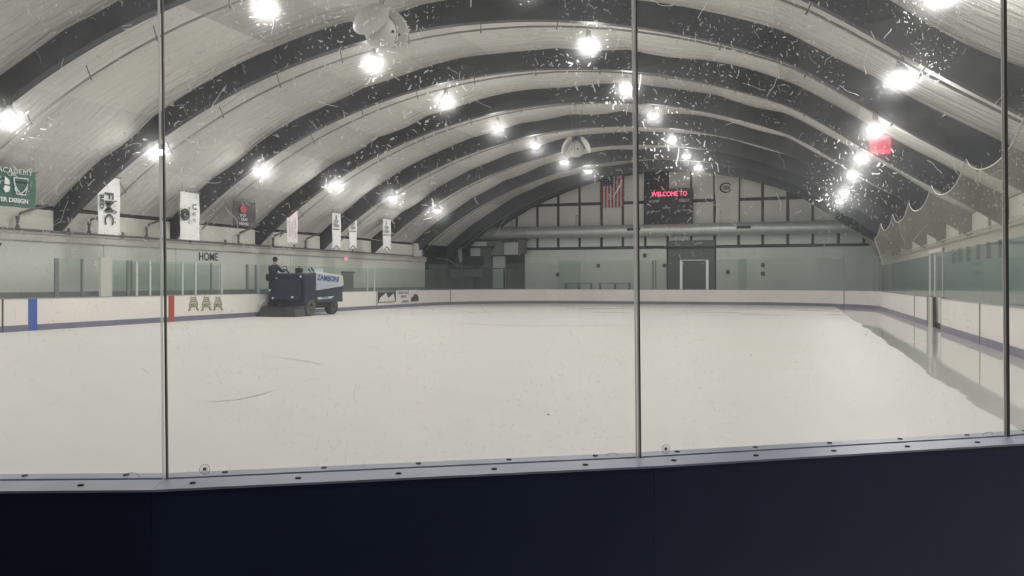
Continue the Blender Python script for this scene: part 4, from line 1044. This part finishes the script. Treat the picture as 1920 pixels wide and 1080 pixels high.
# n_ points to the ice (+); viewer side is negative
GH = 2.3
LEAN = -.0098
for k in range(5):
    A, B = P2[k], P2[k + 1]; mid = (A + B) / 2; dd = (B - A).normalized(); nn = Vector((-dd.y, dd.x))
    t = thing('dasher_board', 'near navy rink board with grey ledge, ' + nlab[k], 'rink board', (mid.x, mid.y, 0), 'near rink boards')
    E0, E1 = A - dd * .012, B + dd * .012
    nstrip(k, -.121, -.10, -.10, ZB - .006).build('back_panel', M['navy'], t)
    nstrip(k, .05, .066, 0, ZB - .03).build('board_face', M['board'], t)
    nstrip(k, -.099, .049, 0, ZB - .031).build('core', M['black'], t)
    nstrip(k, -.124, -.010, ZB - .006, ZB).build('ledge_cap', M['cap'], t)
    nstrip(k, .010, .070, ZB - .03, ZB).build('ledge_cap', M['cap'], t)
    nstrip(k, .070, .078, ZB - .05, ZB - .002).build('ice_side_lip', M['board'], t)
    nstrip(k, -.009, .009, ZB - .0305, ZB - .022).build('glazing_groove', M['black'], t)
    L_ = (B - A).length
    for q in range(5):
        for off, sh in ((-.07, .1), (.045, .35)):
            c = A + dd * (L_ * (q + sh + .2) / 5.0) + nn * off; 
            if (c - A).length > L_ - .02: continue
            m = MB(); m.lathe([(.001, ZB + .003), (.007, ZB + .003), (.0085, ZB)], (c.x, c.y, 0), 12); m.build('screw', M['black'], t)
    # pane
    a2, b2 = A + dd * .0066, B - dd * .0062
    bm = bmesh.new(); uvl = bm.loops.layers.uv.new('UVMap'); lean = dd * LEAN * GH
    th = .006
    def vv(p, off, z, le=0): q = p + nn * off; return bm.verts.new((q.x + lean.x * (z - ZB) / GH, q.y + lean.y * (z - ZB) / GH, z))
    zb, zt = ZB - .02, ZB + GH
    f4 = [vv(a2, -th, zb), vv(b2, -th, zb), vv(b2, -th, zt), vv(a2, -th, zt)]; r4 = [vv(a2, th, zb), vv(b2, th, zb), vv(b2, th, zt), vv(a2, th, zt)]
    Lp = (b2 - a2).length
    fa = bm.faces.new(f4); fa.material_index = 0
    for l, uvc in zip(fa.loops, ((0, 0), (Lp, 0), (Lp, zt - zb), (0, zt - zb))): l[uvl].uv = (uvc[0] + k * 3.7, uvc[1])
    fb = bm.faces.new(r4[::-1]); fb.material_index = 1
    for q in range(4):
        fe = bm.faces.new((f4[q], r4[q], r4[(q + 1) % 4], f4[(q + 1) % 4])); fe.material_index = 2
    me = bpy.data.meshes.new('glass_barrier'); bm.to_mesh(me); bm.free()
    for mm in ('scratch', 'clear', 'seamlit'): me.materials.append(M[mm])
    g_ = thing('glass_barrier', 'tall scratched clear glass pane, ' + nlab[k], 'glass pane', (mid.x, mid.y, ZB), 'near scratched glass panes')
    o = bpy.data.objects.new('pane_sheet', me); COL.objects.link(o); o.parent = g_; o.location = -Vector(g_.location)
    # etched stamp and thumb arc at the foot of the pane
    def onp(s_, h): c = A + dd * s_ - nn * .008; return Vector((c.x, c.y, ZB + h))
    if k in (2, 3):
        base = .10 if k == 2 else .085
        m = MB(); hh = .022 if k == 2 else .022
        m.tube([onp(base + .013 * math.cos(a * PI / 8), hh + .013 * math.sin(a * PI / 8)) for a in range(17)], .0007, 5, False)
        m.tube([onp(base + .0075 * math.cos(a * PI / 8), hh + .0075 * math.sin(a * PI / 8)) for a in range(17)], .0005, 5, False); m.build('stamp_ring', M['stamp'], g_)
        m = MB(); q = [onp(base - .004, hh - .004), onp(base + .004, hh - .004), onp(base + .004, hh + .004), onp(base - .004, hh + .004)]; m.prism([q[0], q[1], q[2], q[3]], (nn.x * .0005, nn.y * .0005, 0)); m.build('stamp_centre', M['stamp'], g_)
    if k in (1, 2, 3):
        base = L_ - .085; m = MB()
        m.tube([onp(base + .02 * math.cos(a), .008 + .010 * math.sin(a)) for a in [PI * j / 8 for j in range(9)]], .0006, 5, False); m.build('thumb_arc', M['stamp'], g_)
for k in range(1, 5):
    A = P2[k]; dd = (P2[min(k + 1, 5)] - P2[k - 1]).normalized(); nn = Vector((-dd.y, dd.x))
    t = thing('glass_seam', ('clear gasket strip between near glass panes, ' + {1: 'out of view on the left', 2: 'leftmost visible seam', 3: 'middle seam just right of the flag', 4: 'rightmost seam by the picture edge'}[k]), 'seam', (A.x, A.y, ZB), 'near glass seams')
    def sv(s_, o_, z): c = A + dd * (s_ + LEAN * (z - ZB)) + nn * o_; return Vector((c.x, c.y, z))
    for (s0, s1, mm, nm) in ((-.0058, -.0034, 'seamlit', 'edge_strip'), (.0008, .0036, 'seamlit', 'gasket'), (.0036, .0062, 'seamdark', 'channel')) if k != 4 else ((-.0052, -.0012, 'seamlit', 'edge_strip'), (-.0012, .0058, 'seamdark', 'channel')):
        m = MB(); oa, ob = (-.001, .008) if mm == 'seamlit' else (-.007, .007); q0 = [sv(s0, oa, ZB - .02), sv(s1, oa, ZB - .02), sv(s1, ob, ZB - .02), sv(s0, ob, ZB - .02)]
        e = sv(0, 0, ZB + GH) - sv(0, 0, ZB - .02); m.prism(q0, e); m.build(nm, M[mm], t)

# red backlit sign behind the spectators, seen mirrored in the third pane
A, B = P2[3], P2[4]; dd = (B - A).normalized(); nn = Vector((-dd.y, dd.x, 0))
def mirror(u, v, dist):
    D = ptD(u, v, 1.0) - Vector((0, 0, EYE)); O = Vector((0, 0, EYE)); A3 = Vector((A.x, A.y, 0))
    tt = (A3 - O).dot(nn) / D.dot(nn); H = O + D * tt; R_ = D - 2 * D.dot(nn) * nn; return H + R_ * ((dist - H.x) / R_.x)
SD = XR - .08
c = mirror(1648, 272, SD)
q = [mirror(u, v, SD) for u, v in ((1629, 289), (1668, 289), (1668, 256), (1629, 256))]
t = thing('backlit_sign', 'red backlit sign on the lobby side, seen only mirrored in the near glass', 'sign', tuple(c))
m = MB(); m.prism(q, (.012, 0, 0)); m.build('sign_face', M['redsign'], t)
q2 = [mirror(u, v, SD - .008) for u, v in ((1634, 288), (1667, 288), (1667, 280), (1634, 281))]
m = MB(); m.prism(q2, (.006, 0, 0)); m.build('sign_strip', M['redsign2'], t)
ya, yb_, za, zb2 = min(p.y for p in q), max(p.y for p in q), min(p.z for p in q), max(p.z for p in q)
MB().box(SD + .012, XR - .03, ya - .03, yb_ + .03, za - .03, zb2 + .03).build('sign_case', M['black'], t)

# ================================================================= ICE RESURFACER
ZX0, ZX1 = -23.88, -21.9; ZY = 34.4
t = thing('ice_resurfacer', 'navy ice resurfacer with a pale hood driving along the left boards', 'vehicle', ((ZX0 + ZX1) / 2, ZY, 0))
def zb_(x0, x1, y0, y1, z0, z1, m_, name, bv=.03, par=None): return MB().box(x0, x1, y0, y1, z0, z1).build(name, m_, par or t, bevel=bv)
# rear body
m = MB(); m.prism([(ZX0, ZY + .25, .42), (ZX0, ZY + .25, 1.95), (ZX0, ZY + .35, 2.0), (ZX0, ZY + 1.25, 2.06), (ZX0, ZY + 1.25, .42)], (ZX1 - ZX0, 0, 0)); m.build('rear_body', M['navypaint'], t, bevel=.04)
zb_(ZX0 + .15, ZX1 - .15, ZY, ZY + .3, .75, 1.75, M['navypaint'], 'rear_panel', .05)
zb_(ZX0 + .55, ZX1 - .1, ZY - .03, ZY + .02, 1.0, 1.55, M['navypaint'], 'tool_hatch', .02)
# side + front
m = MB(); m.prism([(ZX1, ZY + 1.25, .62), (ZX1, ZY + 1.25, 1.22), (ZX1, ZY + 3.7, 1.42), (ZX1, ZY + 3.75, .62)], (ZX0 + .1 - ZX1, 0, 0)); m.build('chassis_side', M['navypaint'], t, bevel=.03)
m = MB(); m.prism([(ZX1 + .01, ZY + 1.25, 1.20), (ZX1 + .01, ZY + 1.25, 2.08), (ZX1 + .01, ZY + 1.6, 2.10), (ZX1 + .01, ZY + 3.75, 1.93), (ZX1 + .01, ZY + 3.85, 1.45), (ZX1 + .01, ZY + 3.6, 1.38)], (ZX0 + .1 - ZX1, 0, 0)); hood = m.build('snow_tank', M['tankgrey'], t, bevel=.03)
m = MB(); m.prism([(ZX1 + .012, ZY + 1.27, 1.22), (ZX1 + .012, ZY + 1.27, 1.62), (ZX1 + .012, ZY + 3.35, 1.42)], (.012, 0, 0)); m.build('side_wedge', M['tankwhite'], t)
m = MB(); m.prism([(ZX1 + .012, ZY + 1.4, 1.68), (ZX1 + .012, ZY + 1.4, 1.98), (ZX1 + .012, ZY + 3.3, 1.86), (ZX1 + .012, ZY + 3.3, 1.52)], (.012, 0, 0)); m.build('side_plate', M['tankwhite'], t)
text('lettering', 'ZAMBONI', (ZX1 + .03, ZY + 2.3, 1.77), .36, M['inkblue'], t, 'X', -.05, 1.25, bold=.008)
m = MB(); m.prism([(ZX1, ZY + 1.25, .86), (ZX1, ZY + 1.45, .76), (ZX1, ZY + 2.6, .80), (ZX1, ZY + 2.9, .92)], (.02, 0, 0)); m.build('stripe_panel', M['tankgrey'], t)
text('lettering', 'ARENA ICE', (ZX1 + .024, ZY + 2.0, .85), .12, M['inkblue'], t, 'X')
zb_(ZX0 + .3, ZX1 - .2, ZY + 1.2, ZY + 3.4, .35, .64, M['tiredark'], 'undercarriage', .02)
for nm, y, r, mm in (('rear', ZY + .82, .40, 'tire'), ('front', ZY + 3.05, .40, 'tiredark')):
    for x_, s_ in ((ZX1 - .26, 1), (ZX0 + .28, -1)):
        m = MB(); m.lathe([(r * .55, -.16), (r * .9, -.17), (r, -.12), (r, .12), (r * .9, .17), (r * .55, .16)], (x_ + .1 * s_ if nm == 'rear' else x_, y, r), 24, 'X')
        wh = m.build('wheel', M[mm], t, True)
        m = MB(); m.lathe([(r * .15, -.155), (r * .55, -.165), (r * .55, .165), (r * .15, .155)], (x_ + .1 * s_ if nm == 'rear' else x_, y, r), 16, 'X'); h_ = m.build('hubcap', M['cond'], t, True)
# conditioner
m = MB(); m.prism([(ZX0 - .05, ZY - .5, .03), (ZX0 - .05, ZY - .45, .22), (ZX0 - .05, ZY - .2, .46), (ZX0 - .05, ZY + .25, .5), (ZX0 - .05, ZY + .35, .03)], (ZX1 - ZX0 + .02, 0, 0)); m.build('conditioner', M['cond'], t, bevel=.02)
zb_(ZX0 - .05, ZX1 + .02, ZY - .62, ZY - .48, .01, .06, M['cond'], 'towel_bar', .01)
zb_(ZX1 - .06, ZX1 + .02, ZY - .5, ZY + .2, .02, .34, M['tire'], 'side_runner', .01)
for (x_, z_) in ((ZX0 + .25, 1.22), (ZX0 + .42, .85), (ZX1 - .5, .9), (ZX1 - .22, 1.86), (ZX0 + .45, 1.78)):
    m = MB(); m.lathe([(.01, .03), (.055, .03), (.06, 0)], (x_, ZY + (.22 if z_ > 1.7 else -.03), z_), 12, 'Y'); m.build('round_light', M['white'], t, True)
for x_ in (ZX0 + .5, ZX0 + 1.1):
    m = MB(); m.tube([(x_, ZY, .8), (x_ - .1, ZY - .35, .6), (x_, ZY - .5, .4)], .035, 8); m.build('hydraulic_arm', M['tiredark'], t, True)
# seat deck, console, wheel
zb_(ZX0 + .04, ZX0 + .54, ZY - .06, ZY + .0, 1.7, 1.98, M['black'], 'seat_back', .04)
zb_(ZX0 + .04, ZX0 + .54, ZY + .0, ZY + .45, 1.66, 1.76, M['black'], 'seat', .03)
m = MB(); m.tube([(ZX0 + .6, ZY + 1.15, 2.0), (ZX0 + .52, ZY + .85, 2.22)], .03, 8); m.build('steering_column', M['black'], t)
m = MB(); cc = Vector((ZX0 + .46, ZY + .78, 2.22)); m.tube([cc + Vector((.19 * math.cos(a * PI / 8), .10 * math.sin(a * PI / 8) , .14 * math.sin(a * PI / 8))) for a in range(17)], .018, 6, False); m.build('steering_wheel', M['black'], t, True)
zb_(ZX0 + .9, ZX0 + 1.2, ZY + 1.1, ZY + 1.35, 2.03, 2.28, M['tiredark'], 'control_box', .03)
m = MB(); m.tube([(ZX0 + .95, ZY + 1.4, 2.05), (ZX0 + .95, ZY + 1.35, 2.35), (ZX0 + 1.1, ZY + 1.3, 2.35)], .02, 6); m.tube([(ZX1 - .2, ZY + 1.4, 2.05), (ZX1 - .25, ZY + 1.2, 2.3)], .03, 6); m.tube([(ZX1 - .35, ZY + 1.3, 2.05), (ZX1 - .45, ZY + 1.3, 2.25)], .03, 6); m.build('lever', M['tiredark'], t)
m = MB(); m.prism([(ZX0 + 1.15, ZY + 1.5, 2.08), (ZX1 - .25, ZY + 1.5, 2.08), (ZX1 - .25, ZY + 1.5, 2.26), (ZX0 + 1.5, ZY + 1.5, 2.22)], (0, .8, 0)); m.build('tank_lid', M['tankwhite'], t, bevel=.02)
m = MB(); m.tube([(ZX0 - .02, ZY + .0, .78), (ZX0 - .05, ZY - .25, .62), (ZX0 - .05, ZY - .4, .50)], .035, 8); m.build('white_hose', M['white'], t, True)

# driver: one skinned body, clothes as children
def skin_obj(name, chains, m_, parent, lvl=2):
    vs, es, rs = [], [], []; idx = {}
    def vid(p, r):
        key = tuple(round(c, 4) for c in p)
        if key not in idx: idx[key] = len(vs); vs.append(p); rs.append(r)
        return idx[key]
    for ch in chains:
        prev = None
        for (p, r) in ch:
            i = vid(p, r)
            if prev is not None: es.append((prev, i))
            prev = i
    me = bpy.data.meshes.new(name); me.from_pydata(vs, es, []); me.materials.append(m_)
    o = bpy.data.objects.new(name, me); COL.objects.link(o); o.parent = parent
    md = o.modifiers.new('skin', 'SKIN'); md.use_smooth_shade = True
    for i, r in enumerate(rs): me.skin_vertices[0].data[i].radius = (r, r); me.skin_vertices[0].data[i].use_root = (i == 0)
    sb = o.modifiers.new('sub', 'SUBSURF'); sb.levels = lvl; sb.render_levels = lvl
    return o
pr_ = thing('person', 'driver in a dark navy jacket and black cap sitting at the rear of the resurfacer', 'person', (ZX0 + .27, ZY + .16, 1.76))
pel = ((0, 0, .12), .15)
sh_ = ((0, .16, .58), .15); nk = ((0, .20, .70), .06); hd = ((0, .24, .80), .075); hd2 = ((0, .25, .90), .095); hd3 = ((0, .25, .97), .07)
Lsh, Rsh = ((-.19, .17, .57), .075), ((.19, .17, .57), .075)
Lel, Rel = ((-.25, .34, .34), .055), ((.25, .36, .36), .055)
Lwr, Rwr = ((-.02, .55, .44), .035), ((.32, .60, .46), .035)
Lpl, Rpl = ((.06, .58, .46), .04), ((.36, .63, .47), .04)
Lkn, Rkn = ((-.14, .42, .14), .085), ((.16, .42, .14), .085)
Lan, Ran = ((-.14, .48, -.20), .05), ((.16, .48, -.20), .05)
Lft, Rft = ((-.14, .62, -.24), .05), ((.16, .62, -.24), .05)
def fingers(base, dx):
    out = []
    for k, ln in enumerate((.05, .06, .055, .045)):
        b0 = Vector(base) + Vector((.012 * (k - 1.5), .02, .005)); out.append([((base), .04), (tuple(b0), .012), (tuple(b0 + Vector((0, ln * .6, .01))), .010), (tuple(b0 + Vector((0, ln * .8, -.03))), .009)])
    out.append([(base, .04), (tuple(Vector(base) + Vector((-dx * .035, .0, .01))), .012), (tuple(Vector(base) + Vector((-dx * .045, .03, -.01))), .010)])
    return out
body = skin_obj('body', [[pel, sh_, nk, hd, hd2, hd3], [sh_, Lsh, Lel, Lwr, Lpl], [sh_, Rsh, Rel, Rwr, Rpl], [pel, Lkn, Lan, Lft], [pel, Rkn, Ran, Rft]] + fingers(Lpl[0], 1) + fingers(Rpl[0], 1), M['skin'], pr_)
e_ = lambda n, k: (n[0], n[1] + k)
skin_obj('jacket', [[e_(pel, .025), ((0, .05, .34), .22), e_(sh_, .05), ((0, .19, .67), .085)], [e_(sh_, .025), e_(Lsh, .025), e_(Lel, .022), ((-.05, .53, .43), .05)], [e_(sh_, .025), e_(Rsh, .025), e_(Rel, .022), ((.315, .58, .455), .05)]], M['jacket'], pr_)
skin_obj('trousers', [[e_(pel, .02), e_(Lkn, .02), ((-.14, .48, -.16), .07)], [e_(pel, .02), e_(Rkn, .02), ((.16, .48, -.16), .07)]], M['jacket'], pr_)
for s_ in (-.14, .16): o = MB().box(s_ - .055, s_ + .055, .42, .70, -.31, -.22).build('boot', M['black'], None, bevel=.03); o.parent = pr_
m = MB(); m.lathe([(.03, -.13), (.095, -.10), (.112, -.02), (.114, .03), (.095, .09), (.03, .12)], (0, .225, .93), 18); o = m.build('cap', M['hair'], None, True); o.parent = pr_
m = MB(); m.prism([(-.07, .34, .925), (.07, .34, .925), (.06, .44, .915), (-.06, .44, .915)], (0, 0, .012)); o = m.build('cap_visor', M['hair'], None); o.parent = pr_
m = MB(); m.lathe([(.004, .02), (.014, .012), (.014, -.012)], (0, .345, .86), 8); o = m.build('nose', M['skin'], None, True); o.parent = pr_
for s_ in (-1, 1):
    m = MB(); m.lathe([(.003, .006), (.011, .004), (.011, -.004)], (s_ * .035, .338, .885), 8, 'Y'); o = m.build('eye', M['ink'], None, True); o.parent = pr_
    m = MB(); m.lathe([(.005, .012), (.022, .006), (.022, -.006)], (s_ * .095, .25, .875), 10, 'X'); o = m.build('ear', M['skin'], None, True); o.parent = pr_
m = MB(); m.box(-.025, .025, .325, .335, .822, .828); o = m.build('mouth', M['inkred'], None); o.parent = pr_
